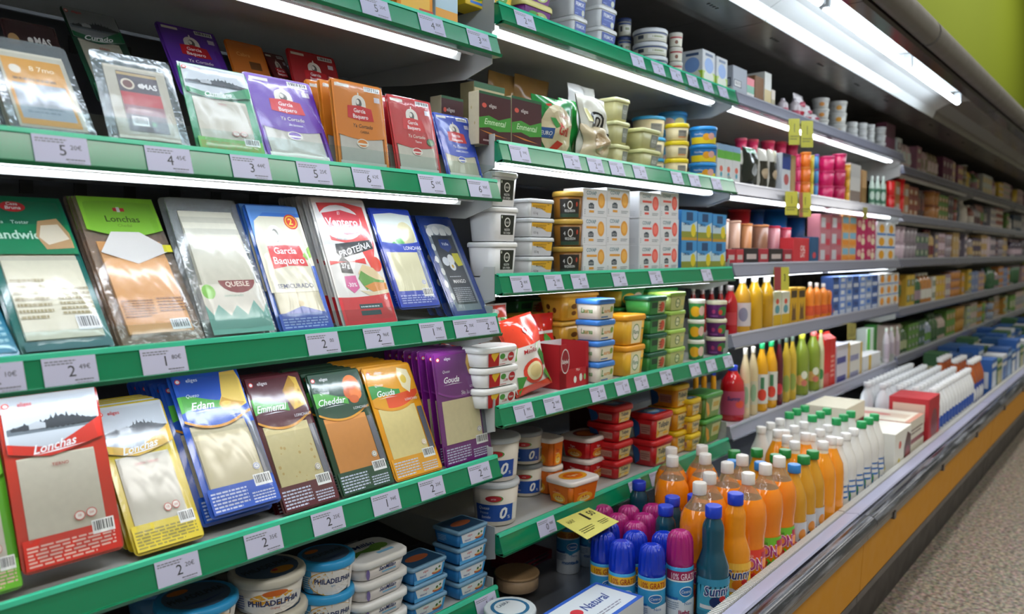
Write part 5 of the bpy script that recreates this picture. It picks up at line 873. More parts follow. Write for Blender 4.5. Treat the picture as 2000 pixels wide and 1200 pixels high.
# fruit label bottles
L_fr = [('r', 0, 0, 1, 1, '#c9ccd4'), ('e', .3, .8, .3, .2, '#c9ccd4'), ('e', .25, .6, .12, .16, '#e07a24'), ('e', .5, .3, .12, .16, '#c8402c'), ('e', .7, .65, .12, .16, '#dc8a30'), ('e', .62, .45, .06, .08, '#24406c'), ('e', .2, .2, .08, .12, '#24406c')]
FR = dict(prof='slim', liquid='#cf9420', lz=(.06, .42), label=L_fr, span=170, phi=58, capr=.5)
CROWD(bottle(.038, .29, dict(FR, cap='#2f7fc8'), 'juice_bottle'), .29, [(1559, 904), (1499, 902), (1440, 902)], 'amber juice bottle with a light blue cap and fruit label', 'bottle', 'amber juice bottles with fruit labels', ['front one by the rail', 'middle one', 'back one under the shelf'])
CROWD(bottle(.038, .30, dict(FR, cap='#1d8038'), 'juice_bottle'), .30, [(1574, 893), (1588, 884), (1511, 894), (1534, 882), (1486, 880), (1437, 880)], 'amber juice bottle with a green cap', 'bottle', 'amber juice bottles with fruit labels', ['front one by the rail', 'second from the front', 'behind the tall orange bottle', 'third row, right', 'fourth row', 'farthest back under the shelf'])
OJ = dict(prof='jug', liquid='#f0981c', air='#e8dcc8', fill=.84, cap='#e9e6e4', capr=.42, n=18)
CROWD(bottle(.042, .31, OJ, 'juice_bottle'), .31, [(1612, 862), (1627, 853), (1585, 862), (1560, 850), (1575, 843), (1540, 845)], 'plain orange juice bottle with a white cap and no label', 'bottle', 'plain orange juice bottles', ['front left, by the rail', 'front right', 'second row left', 'third row left', 'third row right', 'farthest back'])
for it_ in range(80):                    # nothing stands inside its neighbour
    for a in range(len(CIRC)):
        A, ra = CIRC[a]
        for c in range(a + 1, len(CIRC)):
            B_, rb_ = CIRC[c]; dx, dy_ = B_.location[0] - A.location[0], B_.location[1] - A.location[1]; q = math.hypot(dx, dy_); m_ = ra + rb_ - q
            if m_ > 0:
                dx, dy_ = dx / q * m_ / 2, dy_ / q * m_ / 2
                A.location[0] -= dx; A.location[1] -= dy_; B_.location[0] += dx; B_.location[1] += dy_
    for A, ra in CIRC: A.location[1] = max(A.location[1], .795 + ra); A.location[0] = min(A.location[0], 2.80 - .045 - ra)
# white milk bottles with a blue and green print
L_pa = [('r', .34, .45, .62, .50, '#2a6fb8'), ('r', .34, .60, .62, .64, '#2a6fb8'), ('r', .34, .74, .60, .78, '#2a6fb8'), ('p', [(.66, .76), (.9, .74), (.92, .52), (.78, .44), (.66, .52)], '#1f5fa8') if False else ('r', .66, .48, .90, .78, '#1f5fa8'), ('e', .28, .36, .12, .16, '#2c8a3c'), ('t', 'Leche', .6, .20, .12, '#1f5fa8', .1, .03, .5), ('r', .10, .05, .5, .12, '#3f9a48')]
MKB = dict(prof='milk', liquid='#e8e6e2', lkind='gloss', lz=(.10, .55), label=L_pa, span=150, phi=30, n=18, capr=.44)
def GRID(proto, x0, n, dx, ys, desc, cat, grp, where, jit=.0015):
    first = True
    for r, y in enumerate(ys):
        for i in range(n):
            nm_ = f'{ORD[i] or "first"} of {["front", "second", "third", "fourth", "fifth"][r]} row'
            lab = f'{desc} {where}, {nm_}'; x = x0 + i * dx + random.uniform(-jit, jit); yy = y + random.uniform(-jit, jit)
            if first: zset(proto, x, yy, lab, cat, grp); first = False
            else: dup(proto, (x, yy, WZ), random.uniform(-.15, .15), lab)
GRID(bottle(.040, .29, dict(MKB, cap='#eceae8'), 'milk_bottle'), 2.80, 3, .092, (.845, .935, 1.025, 1.115), 'white milk bottle with a white cap', 'bottle', 'white milk bottles', 'behind the rail')
GRID(bottle(.040, .30, dict(MKB, cap='#1d9a54'), 'milk_bottle'), 3.08, 3, .088, (.845, .935, 1.025, 1.115), 'white milk bottle with a green cap', 'bottle', 'white milk bottles', 'right of the white-capped ones')
# boxes
def WB(w_, d_, h_, c, x, y, label, name='carton', n=1, cat='box', grp=None):
    zz = WZ
    for i in range(n):
        if i == 0: p = carton(w_, d_, h_, c, name); tag(p, label + ('' if n == 1 else ', ' + level(0, n)), cat, grp); p.location = (x, y, zz)
        else: dup(p, (x + random.uniform(-.004, .004), y, zz + i * h_), 0, label + ', ' + level(i, n))
A_w1 = [('e', .3, .72, .08, .08, '#d8604c'), ('e', .25, .4, .06, .06, '#dcc83c'), ('p', [(.55, .05), (.55, .6), (.75, .9), (.98, .8), (.98, .05)], '#5a3426'), ('e', .78, .4, .14, .2, '#8a2c34')]
WB(.26, .17, .20, dict(body='#e6e4da', front=A_w1, left=[('e', .4, .6, .12, .12, '#d8604c'), ('e', .7, .3, .1, .1, '#dcc83c')]), 3.52, .885, 'large white milk multipack with a chocolate picture beside the rail')
WB(.26, .17, .14, dict(body='#d9d2bc', front=bands('#7a2c2c', '#e4dcc8'), left=bands('#e4dcc8')), 3.52, 1.075, 'low cream multipack behind the one with the chocolate picture', n=2)
WB(.26, .36, .10, dict(body='#dcd6c6', front=[('r', .0, .0, 1, .2, '#8a2c2c'), ('l', .1, .4, .9, .7, 2, '#6b4a3c')], left=[('t', 'ZONA', .3, .35, .3, '#6b4438', 0, .02, .3), ('t', 'FRUTA', .7, .35, .3, '#6b5a38', 0, .02, .3), ('r', 0, .86, 1, 1, '#c98f7a'), ('e', .5, .5, .05, .3, '#4f8a3c')], top=[('r', .0, .0, 1, .06, '#c98f7a'), ('r', .3, .1, .7, .9, '#c9b8a4'), ('e', .5, .5, .12, .2, '#b3503c')]), 3.80, .99, 'wide tray of cream cartons with dark printed letters', n=2)
WB(.22, .17, .26, dict(body='#b3242c', front=[('e', .5, .5, .3, .3, '#7a1c24'), ('r', .1, .1, .5, .3, '#d8a39a')], left=[('r', .1, .6, .9, .9, '#d9b8a8')]), 4.06, .88, 'dark red multipack box beside the rail')
WB(.12, .10, .24, dict(body='#2c58b8', front=bands('#e6e8ea', '#2450b0'), left=bands('#9fb8d8', '#1f48c0')), 3.66, 1.20, 'blue and white pack against the grey strip', cat='pack')
# shrink-wrapped white bottles: individual bottles in one block
GRID(bottle(.034, .27, dict(prof='slim', liquid='#e9ebee', lkind='gloss', cap='#eef0f2', capr=.5, lz=(.15, .6), label=[('r', 0, .1, 1, .5, '#dfe3ea'), ('r', .2, .3, .8, .75, '#2450a8')], n=14), 'milk_bottle'), 4.24, 13, .0735, (.84, .915, .99, 1.065, 1.14), 'small white bottle with a navy label', 'bottle', 'block of small white bottles', 'in the far block')
GRID(bottle(.036, .30, dict(prof='slim', liquid='#a8501c', cap='#e6e6e6', capr=.55, lz=(.1, .55), label=[('r', 0, 0, 1, 1, '#2244a0'), ('e', .5, .5, .2, .3, '#e6e8ea')], n=14), 'chocolate_milk_bottle'), 5.26, 4, .08, (.85, .93, 1.01), 'brown drink bottle with a navy label', 'bottle', 'brown drink bottles far away', 'beyond the block')
rg = random.Random(12)
pal = [('#2c5fa8', '#cfd8e4'), ('#24508c', '#8fb0d8'), ('#3f6b44', '#b9b48a'), ('#2f5f94', '#dfe3e8'), ('#c9ccd2', '#3f6fb0')]
x = 5.68; k = 0
cn = ['navy', 'deep blue', 'green and tan', 'steel blue', 'pale grey']
while x < 9.6:
    for r, y in enumerate((.86, 1.0, 1.13)):
        c1, c2 = pal[(k * 2 + r) % 5]; w1 = .19
        p = carton(w1, .12, rg.uniform(.22, .30), dict(body=c1, front=[('r', .1, .2, .9, .7, c2), ('r', 0, .8, 1, .9, c2)], left=[('r', .15, .3, .85, .7, c2)]), 'milk_carton_case')
        zset(p, x + w1 / 2, y, f'{cn[(k*2+r)%5]} carton case far down the well, {["front", "middle", "back"][r]} row, {ORD[k] or "first"} in line', 'case', 'cases in the far part of the well')
    x += .21; k += 1
# ---- things low under the shelf
ST(tub, 968, 1050, 1146, -.897, 1, YF + .03, dict(body='#c9a986', lid='#b8956c', round=1, taper=1.0, fat=1.15, lidh=.006, lkind='cheese', bkind='cheese'), 'round beige cheese wheel in the shade under the lowest shelf', 'cheese', None, name='round_cheese')
ST(carton, 1010, 1078, 1090, -.897, 2, YF + .14, dict(body='#8f1f3c', front=[('p', [(.1, .9), (.9, .95), (.8, .5), (.2, .4)], '#1c1418'), ('t', 'Danny' if False else 'Sunny', .48, .6, .2, '#a8909a', .1, .02, .6), ('r', .6, .1, .9, .35, '#5a3f58')]), 'dark pink carton in the shade under the lowest shelf', 'carton', 'dark pink cartons under the shelf', d=.1)
A_na = [('r', .05, .08, .95, .92, '#dfe6ec'), ('t', 'Natural', .60, .46, .2, '#24408c', .3, .02, .42, .0), ('e', .30, .56, .07, .11, '#c8303c'), ('e', .15, .42, .07, .06, '#4a8a3c'), ('l', .3, .18, .8, .3, 2, '#8f8fa0'), ('e', .07, .6, .05, .07, '#cfe0f0')]
p = carton(.25, .135, .050, dict(body='#2458b8', top=A_na, front=bands('#e3e6ea'), left=bands('#2458b8')), 'yogurt_multipack'); free(p, 1.512, .998, WZ, 'lower of the two flat blue-edged yogurt multipacks before the spray cans', 'yogurt pack', 'natural yogurt multipacks', rz=math.radians(-2))
dup(p, (1.515, 1.0, WZ + .0505), math.radians(1), 'upper flat blue-edged natural yogurt multipack in front of the spray cans')
p = tub(.125, .125, .095, dict(body='#c9d2da', lid='#dfe6ea', round=1, lkind='gloss', top=[('e', .5, .5, .44, .44, '#2f6f98'), ('e', .5, .5, .36, .36, '#e3e9ec'), ('t', 'CABRA', .5, .66, .1, '#1f3f5c', 0, .01, .4)])); free(p, 1.40, 1.152, WZ, 'round clear tub with a blue ringed lid at the bottom picture edge', 'food tub')

# ================================================================= third bay, grey strips
B3 = 'third bay'
def s3(kind, a, e, v, k, n, c, desc, cat='carton', grp=None, y=None, **kw): return ST(kind, a, e, v, U3[k], n, y or YF + .02, c, desc, cat, grp, **kw)
s3(carton, 1432, 1459, 132, 0, 1, dict(body='#aab0ba', front=[('r', .05, .3, .6, .55, '#26343f'), ('r', .1, .33, .55, .52, '#aab0ba'), ('b', .12, .34, .53, .51)], left=[('r', .1, .3, .9, .6, '#26343f'), ('r', .15, .34, .85, .56, '#aab0ba')]), 'tall pale grey carton with a framed bar code', d=.09)
s3(carton, 1459, 1473, 153, 0, 1, dict(body='#d9d8d6', front=bands('#e0dcd8', '#4f9a78', '#d8606c')), 'small white, green and red carton on the top grey shelf', d=.05)
s3(carton, 1475, 1492, 150, 0, 1, dict(body='#7a5534', bkind='board'), 'brown cardboard box on the top grey shelf', d=.08, cat='box')
s3(carton, 1493, 1506, 142, 0, 1, dict(body='#d8d8d2', front=bands('#b9a15a', '#d8d8d2')), 'tall white and gold carton right of the brown cardboard', d=.08)
s3(carton, 1507, 1514, 176, 0, 1, dict(body='#bfae90', front=bands('#9a8a5a', '#cfc0b0')), 'narrow tan carton beside the tall white and gold one', d=.05)
ROW(bottle, [1518, 1541], 187, U3[0], YF + .02, 21, dict(prof='jug', liquid='#d9ccd2', lkind='gloss', cap='#b9b0b8', label=[('r', 0, 0, 1, .6, '#b84a62')], lz=(.1, .6), n=14), 'white and pink yogurt drink bottle', 'bottle', 'pink yogurt drink bottles', where='of the two on the top grey shelf')
ROW(pouch, [1560, 1579, 1592], [183, 204, 222], U3[0], YF + .02, [18, 13, 14], dict(body='#dcd6da', seed=31, art=[('r', .1, .05, .9, .35, '#b3243c'), ('e', .5, .6, .25, .1, '#b84a62')]), 'white pouch with a dark red foot', 'pouch', 'white and red pouches', where='of the three')
s3(tub, 1590, 1614, 183, 0, 3, dict(fat=1.4, body='#c8c7c2', lid='#d2d1cc', round=1, front=[('e', .5, .5, .16, .28, '#c9822c')], phi=20), 'round grey-white tub with an orange dot', 'food tub', 'round tubs with an orange dot', where='left stack')
s3(tub, 1620, 1650, 188, 0, 3, dict(fat=1.2, body='#d0cfca', lid='#d9d8d4', round=1, front=[('e', .5, .5, .16, .28, '#d99a2c')], phi=20), 'round grey-white tub with an orange dot', 'food tub', 'round tubs with an orange dot', where='right stack')
for q, (a_, e_, v_) in enumerate(((1653, 1672, 233), (1673, 1691, 235), (1692, 1706, 239), (1708, 1728, 242))):
    s3(tub, a_, e_, v_, 0, 3, dict(fat=1.25, body='#d2d3d2', lid='#dcdddd', round=1, taper=.92), 'small plain white round tub', 'food tub', 'plain white round tubs', where=['first', 'second', 'third', 'fourth'][q] + ' column')
s3(carton, 1731, 1748, 242, 0, 1, dict(body='#4a1428', front=bands('#5a2440', '#3a1020')), 'dark wine red pack at the end of the top grey shelf', d=.06)
# second grey shelf
for q, (a_, e_) in enumerate(((1436, 1456), (1457, 1478), (1487, 1510), (1511, 1533), (1534, 1556))):
    s3(tub, a_, e_, 266 + q * 2, 1, 4, dict(body='#e0386c', lid='#ea5a80', round=1, taper=.86, fat=1.2), 'bright pink pot', 'pot', 'bright pink pots in the back row', y=YF + .17, where=['first', 'second', 'third', 'fourth', 'fifth'][q] + ' column of the back row')
s3(pouch, 1448, 1461, 291, 1, 1, dict(body='#c8c8bc', seed=41, art=[('r', .1, .05, .9, .6, '#3a3c3a')]), 'narrow white and black pouch right of the small green cartons', 'pouch')
s3(pouch, 1462, 1489, 288, 1, 1, dict(body='#1a211e', seed=42, art=[('r', .1, .86, .9, .98, '#2c7a50'), ('e', .5, .45, .24, .16, '#9fa4a8')]), 'black pouch with a round white face and a green top', 'pouch')
for q, (a_, e_) in enumerate(((1490, 1508), (1509, 1526))):
    s3(pouch, a_, e_, 290 + q * 2, 1, 1, dict(body='#d6d2ca', seed=43 + q, art=[('r', .08, .05, .92, .7, '#25241f'), ('e', .5, .4, .3, .12, '#b9a48a')]), ['white topped black pouch, left of the pair', 'white topped black pouch, right of the pair'][q], 'pouch', 'white topped black pouches')
s3(carton, 1528, 1544, 300, 1, 1, dict(body='#cfd3dc', front=[('r', 0, .6, 1, 1, '#1c3a8c'), ('e', .5, .35, .3, .14, '#b8585c')]), 'white carton with a blue top next to the black pouches', d=.05)
s3(carton, 1545, 1554, 304, 1, 1, dict(body='#a88a5c', bkind='board'), 'edge of a tan cardboard tray on the second grey shelf', d=.12, cat='box')
def pots(lst, k, y=None):
    for a_, e_, v_, n_, c_, l_, nm_ in lst: s3(tub, a_, e_, v_, k, n_, dict(body=c_, lid=l_, round=1, taper=.84, lidh=.008, fat=1.25), nm_, 'pot', nm_ + ' stack', y=y)
pots([(1555, 1563, 300, 3, '#d82a68', '#e0487c', 'narrow magenta pot left of the orange ones'), (1564, 1581, 294, 3, '#e0701c', '#e8862c', 'orange pot under the yellow ticket'), (1582, 1589, 302, 3, '#d9c62c', '#e0d04a', 'yellow pot right of the orange ones'), (1590, 1598, 300, 3, '#2f7fb8', '#8a5ab0', 'blue and violet pot left of the magenta ones'),
      (1600, 1626, 300, 3, '#d01f62', '#dc3a74', 'magenta pot, brighter left column'), (1627, 1649, 296, 3, '#b81450', '#c42860', 'deep magenta pot, right column'), (1650, 1659, 320, 3, '#e0a81c', '#e8b83a', 'golden pot right of the magenta ones'),
      (1732, 1746, 351, 2, '#c9181c', '#d8342c', 'red pot, left column near the bay end'), (1747, 1764, 346, 2, '#d0141a', '#dc2a2a', 'large red pot, right column near the bay end')], 1)
s3(carton, 1661, 1680, 321, 1, 1, dict(body='#cfcccb', front=bands('#8a7a74', '#d9d6d4', '#c9c6c4')), 'white carton with a grey foot right of the golden pots', d=.06)
s3(carton, 1683, 1692, 333, 1, 1, dict(body='#a87a4c', front=bands('#8a6a3c', '#c9a070')), 'narrow tan carton before the green and white bottles', d=.05)
ROW(bottle, [1697, 1708, 1719], 342, U3[1], YF + .02, 11, dict(prof='slim', liquid='#cfe0d4', lkind='gloss', cap='#eaf2ec', label=[('r', 0, 0, 1, 1, '#4a7a60'), ('e', .5, .5, .3, .3, '#cfe0d4')], lz=(.15, .6), n=12), 'small green and white bottle', 'bottle', 'small green and white bottles', where='of the three')
# third grey shelf
pots([(1394, 1421, 427, 1, '#d9b8a4', '#e6bfae', 'peach topped glass dessert pot, left'), (1422, 1444, 430, 1, '#cfa58e', '#e0b49c', 'peach topped glass dessert pot, right'), (1447, 1467, 436, 1, '#c98a5c', '#d98a50', 'brown dessert pot with an orange top, left'), (1468, 1497, 438, 1, '#9a6a54', '#dc9460', 'brown dessert pot with an orange top, right'),
      (1500, 1521, 441, 1, '#cf8a94', '#d02c50', 'berry dessert pot with a red top, left'), (1522, 1542, 444, 1, '#b84a5c', '#cf2c50', 'berry dessert pot with a red top, right')], 2, y=YF + .10)
pots([(1425, 1461, 407, 1, '#a8202c', '#c02c38', 'tall red pot in the back row'), (1464, 1489, 408, 1, '#1c4a8c', '#1f5298', 'dark blue pot in the back row'), (1491, 1533, 406, 1, '#1c78c8', '#2a86d4', 'wide bright blue pot in the back row'), (1534, 1569, 420, 1, '#2a6ab0', '#d0dce8', 'blue pot with a pale top in the back row')], 2, y=YF + .22)
for a_, e_, v_, c_, t_ in ((1421, 1437, 487, '#a82030', 'red'), (1438, 1452, 487, '#b8343c', 'brighter red'), (1454, 1481, 485, '#231c1e', 'black'), (1483, 1501, 486, '#a82838', 'crimson'), (1503, 1529, 486, '#2a2022', 'dark brown'), (1531, 1547, 487, '#9a2434', 'wine red')):
    s3(carton, a_, e_, v_, 2, 1, dict(body=c_, front=[('r', .15, .35, .85, .65, '#c9b8b4')]), f'small {t_} dessert box in the low row of the third grey shelf', 'box', 'small dessert boxes', d=.055, cat='box') if False else ST(carton, a_, e_, v_, U3[2], 1, YF + .02, dict(body=c_, front=[('r', .15, .35, .85, .65, '#c9b8b4')]), f'small {t_} dessert box in the low row of the third grey shelf', 'box', 'small dessert boxes', d=.055)
s3(carton, 1549, 1580, 465, 2, 1, dict(body='#c42a34', front=[('t', 'CAL', .6, .5, .2, '#f0d0d0', 0, .04, .5), ('t', 'LAT', .6, .25, .2, '#f0d0d0', 0, .04, .5)]), 'bright red cup box with white letters', 'box', d=.06)
s3(carton, 1582, 1599, 463, 2, 1, dict(body='#1f4f78', front=[('e', .5, .3, .2, .12, '#c8404c')]), 'dark blue box right of the bright red one', 'box', d=.06)
A_m1 = [('r', .1, .2, .5, .8, '#c9cbd4'), ('r', .55, .1, .95, .5, '#c43a50')]; A_m2 = [('r', .05, .1, .95, .4, '#e08a2c'), ('r', .05, .5, .95, .9, '#7fb4d0')]; A_m3 = [('e', .3, .6, .2, .25, '#e0b0a8'), ('e', .7, .4, .2, .25, '#e8d8b8'), ('e', .7, .8, .12, .12, '#e8c8c0')]; A_m4 = [('e', .5, .5, .3, .34, '#e8a41c'), ('r', 0, 0, 1, .15, '#2f7fd0')]
for a_, e_, v_, c_, ar, t_ in ((1601, 1622, 419, '#b8707c', A_m1, 'red and white, left'), (1623, 1644, 420, '#b06874', A_m1, 'red and white, right'), (1645, 1658, 421, '#d9a05c', A_m2, 'orange and sky blue, left'), (1659, 1672, 422, '#d9a05c', A_m2, 'orange and sky blue, right'), (1673, 1691, 426, '#b01858', A_m3, 'magenta dotted, left'), (1692, 1710, 427, '#b01858', A_m3, 'magenta dotted, right'), (1713, 1731, 434, '#d9dde0', A_m4, 'white with an orange dot, left'), (1732, 1748, 436, '#d9dde0', A_m4, 'white with an orange dot, right')):
    s3(carton, a_, e_, v_, 2, 3, dict(body=c_, front=ar), f'small yogurt box, {t_} column', 'box', 'small yogurt boxes', d=.06)
# fourth grey shelf
def bt(a_, e_, v_, k, liq, cap, lab, desc, prof='slim', **kw): s3(bottle, a_, e_, v_, k, 1, dict(fat=1.5, prof=prof, liquid=liq, cap=cap, label=lab, lz=(.12, .55), n=16, span=160, **kw), desc, 'bottle', 'juice bottles on the grey shelves')
bt(1417, 1436, 560, 3, '#b81822', '#d9c8c8', [('r', .2, .2, .8, .8, '#c84048')], 'red juice bottle at the left end of the fourth grey shelf')
bt(1438, 1460, 545, 3, '#cf9a2c', '#e9e9e4', [('r', 0, 0, 1, 1, '#d9cfd0'), ('e', .5, .5, .2, .3, '#8a8aa0')], 'yellow juice bottle with a pale label', 'jug')
bt(1462, 1484, 543, 3, '#c99a1c', '#e9e9e4', None, 'mustard coloured juice bottle, left of the pair', 'jug'); bt(1485, 1508, 544, 3, '#b88a1c', '#e3e3de', None, 'mustard coloured juice bottle, right of the pair', 'jug')
A_mu = [('r', 0, 0, 1, .35, '#d8b01c'), ('e', .5, .5, .3, .12, '#5a9aa8'), ('r', 0, .62, 1, 1, '#d9dccc'), ('e', .5, .72, .2, .08, '#d8503c')]
s3(carton, 1511, 1526, 570, 3, 1, dict(body='#dcd8c8', front=A_mu), 'white and yellow fruit juice carton, left of the pair', d=.06, grp='fruit juice cartons'); s3(carton, 1527, 1542, 570, 3, 1, dict(body='#dcd8c8', front=A_mu), 'white and yellow fruit juice carton, right of the pair', d=.06, grp='fruit juice cartons')
A_cw = [('r', .1, .72, .9, .92, '#4a3a24'), ('p', [(.2, .1), (.3, .6), (.5, .4), (.7, .6), (.8, .1)], '#6b4a24')]
s3(carton, 1544, 1558, 562, 3, 1, dict(body='#cf9f1c', front=A_cw), 'yellow and brown carton, left of the pair', d=.06, grp='yellow and brown cartons'); s3(carton, 1559, 1573, 562, 3, 1, dict(body='#cf9f1c', front=A_cw), 'yellow and brown carton, right of the pair', d=.06, grp='yellow and brown cartons')
for i_, u in enumerate((1575, 1588, 1601, 1613)): bt(u, u + 12.5, 553 + i_, 3, '#e5822c', '#e9ded6', [('r', 0, 0, 1, .6, '#d2502c')], f'small orange juice bottle, {["first", "second", "third", "fourth"][i_]} of the four wrapped together', 'waist')
for i_, u in enumerate((1627, 1640, 1653, 1666, 1679, 1691, 1703)):
    s3(carton, u, u + 11.5, 541 - i_ * .6, 3, 3, dict(body=['#3f5fa0', '#6f8fd0', '#8f9fc0'][i_ % 3], front=[('r', .1, .1, .9, .4, '#c9d2e6'), ('r', .2, .6, .8, .9, ['#24407c', '#dfe6f0', '#2f6fc8'][i_ % 3])]), ['navy', 'sky blue', 'grey blue'][i_ % 3] + f' and white small drink pack, {["first", "second", "third", "fourth", "fifth", "sixth", "seventh"][i_]} column', 'pack', 'blue and white small drink packs', d=.06)
for i_, u in enumerate((1717, 1730, 1743)): s3(carton, u, u + 12, 535 - i_, 3, 3, dict(body='#d9d9d6', front=[('e', .5, .5, .3, .34, '#e8961c'), ('r', 0, 0, 1, .1, '#2f7fd0')]), f'white box with an orange fruit dot, {["left", "centre", "right"][i_]} column', 'box', 'white boxes with an orange fruit dot', d=.06)
# fifth grey shelf
bt(1414, 1446, 722, 4, '#b3141c', '#1638b4', [('r', 0, 0, 1, 1, '#b84a68'), ('e', .7, .45, .16, .16, '#d84a30'), ('t', 'Sunny', .5, .62, .16, '#1c2f6c', .15, .03, .6)], 'red juice bottle with a blue cap at the left end of the fifth grey shelf', 'jug', fill=.9)
for i_, u in enumerate((1448, 1463)): bt(u, u + 14, 684 - i_ * 3, 4, '#d8c49a', '#e9e2d4', [('r', .2, .1, .8, .9, '#c9c2a8'), ('e', .5, .5, .2, .3, '#8fae8a')], f'cream coloured juice bottle, {["left", "right"][i_]} of the pair')
for i_, u in enumerate((1479, 1497)): bt(u, u + 17, 674 - i_ * 4, 4, '#dfa01c', '#1fa060', [('r', 0, 0, 1, 1, '#e0dfd8'), ('e', .5, .3, .25, .2, '#d8402c'), ('r', .4, .5, .6, .9, '#3f7a54')], f'mango juice bottle with a green cap, {["left", "right"][i_]} of the pair')
bt(1516, 1527, 664, 4, '#5a1424', '#3a4a44', [('e', .5, .3, .3, .2, '#c82c3c')], 'dark cherry juice bottle beside the green-capped ones')
for i_, u in enumerate((1529, 1541)): bt(u, u + 12, 661 - i_ * 2, 4, '#c9a838', '#5a6a5c', [('e', .5, .4, .3, .3, '#8fa04a')], f'pale yellow juice bottle, {["left", "right"][i_]} of the pair')
for i_, u in enumerate((1555, 1577)): bt(u, u + 20, 656 - i_ * 5, 4, '#7f9030', ['#c9c83c', '#d8706c'][i_], [('e', .4, .3, .2, .2, '#d8a85c'), ('e', .6, .5, .15, .15, '#e6e6d0'), ('e', .6, .2, .15, .12, '#c8705c')], f'olive green juice bottle with a {["yellow", "pink"][i_]} cap', 'jug')
bt(1597, 1607, 643, 4, '#cfd0a8', '#e9e03c', [('e', .5, .3, .3, .2, '#3f8a4a')], 'tall clear bottle with a bright yellow cap')
s3(carton, 1609, 1620, 652, 4, 1, dict(body='#d81c14', gable=.03, front=[('r', 0, 0, 1, .3, '#c8402c')]), 'bright red gable top carton, left of the pair', d=.07, grp='bright red cartons'); s3(carton, 1621, 1632, 650, 4, 1, dict(body='#d02a1c', gable=.03, front=[('l', .2, .2, .8, .7, 5, '#e8a08c')]), 'bright red gable top carton with pale print, right of the pair', d=.07, grp='bright red cartons')
for i_, (a_, e_, v_, c_) in enumerate(((1635, 1659, 673, '#d0d0e0'), (1661, 1683, 671, '#d8d4cc'))): s3(carton, a_, e_, v_, 4, 2, dict(body=c_, front=[('r', .0, .0, .7, .35, '#3a3a8c' if not i_ else '#8f8fb0'), ('r', .85, 0, 1, 1, '#d8b02c')]), ['white and violet yogurt box', 'white and yellow yogurt box'][i_], 'box', 'yogurt boxes on the fifth grey shelf', d=.07)
s3(carton, 1686, 1720, 692, 4, 1, dict(body='#dcdcdc', front=[('r', .3, 0, .45, 1, '#d8b02c')]), 'low white box with a yellow band', 'box', d=.07)
s3(carton, 1692, 1706, 642, 4, 1, dict(body='#e6f0e6', front=[('r', .1, 0, .5, 1, '#4fc02c')]), 'white carton with a vivid green stripe', y=YF + .12, d=.06); s3(carton, 1708, 1723, 634, 4, 1, dict(body='#3f8a3c', front=[('r', .3, 0, .6, 1, '#dfe8d8')]), 'green carton with a white stripe', y=YF + .12, d=.06)
for i_, u in enumerate((1726, 1736, 1746)): bt(u, u + 9, 644 - i_ * 2, 4, '#cfc4cc', '#dfe8df', [('r', 0, 0, 1, 1, '#b8a8b4')], f'pale wrapped bottle, {["left", "centre", "right"][i_]} of the three at the bay end')
# ---- tickets of the grey strips
A_t2 = [('t', '1', .5, .5, .3, '#3a3a20', 0, .03, .2), ('l', .1, .2, .9, .4, 2, '#7a7a3c'), ('t', '1', .2, .76, .1, '#5a5a2c', 0, 0, .1)]
def tk(u0, v0, u1, v1, label, art=A_t2, y=YF - .024, col='#c9c444'): card4([PY(u0, v1, y), PY(u1, v1 + (v1 - 494) * -.0 , y), PY(u1, v0, y), PY(u0, v0, y)], art, label, col=col)
tk(1541, 232, 1562, 283, 'yellow ticket hanging from the top grey strip, left one'); tk(1565, 236, 1588, 288, 'yellow ticket hanging from the top grey strip, right one')
tk(1534, 374, 1558, 420, 'yellow ticket hanging from the second grey strip, left one'); tk(1561, 376, 1584, 424, 'yellow ticket hanging from the second grey strip, right one', [('r', .0, .0, .3, 1, '#a85a50')] + A_t2)
tk(1512, 522, 1541, 567, 'yellow and dark red ticket over the fruit juice cartons', [('r', .0, .0, .45, 1, '#a03a44'), ('t', '3', .7, .4, .3, '#3a3a20', 0, .03, .2)])
tk(1686, 405, 1694, 428, 'small olive ticket on the second grey strip near the red pots', col='#8f8a3c'); tk(1655, 632, 1672, 664, 'olive ticket hanging over the white and yellow yogurt box', col='#9a944a')
c4 = [PY(1589, 829, 1.17), PY(1613, 818, 1.17), PY(1590, 788, 1.19), PY(1566, 797, 1.19)]
card4(c4, [('r', 0, 0, .6, .75, '#b84a4c')], 'yellow and red ticket tilted over the white milk bottles', col='#c9b83c')
zr_ = WELL + .068; c4 = [PZ(1575, 1077, zr_), PZ(1632, 1078, zr_ - .004), PZ(1660, 1047, zr_), PZ(1606, 1047, zr_ + .003)]
card4(c4, [('r', 0, 0, 1, .45, '#c98274'), ('l', .1, .1, .9, .35, 1, '#a03a3c'), ('t', '1,69', .5, .58, .3, '#4a4a24', 0, .02, .5)], 'yellow and pink ticket lying on the front rail', col='#cfc268')
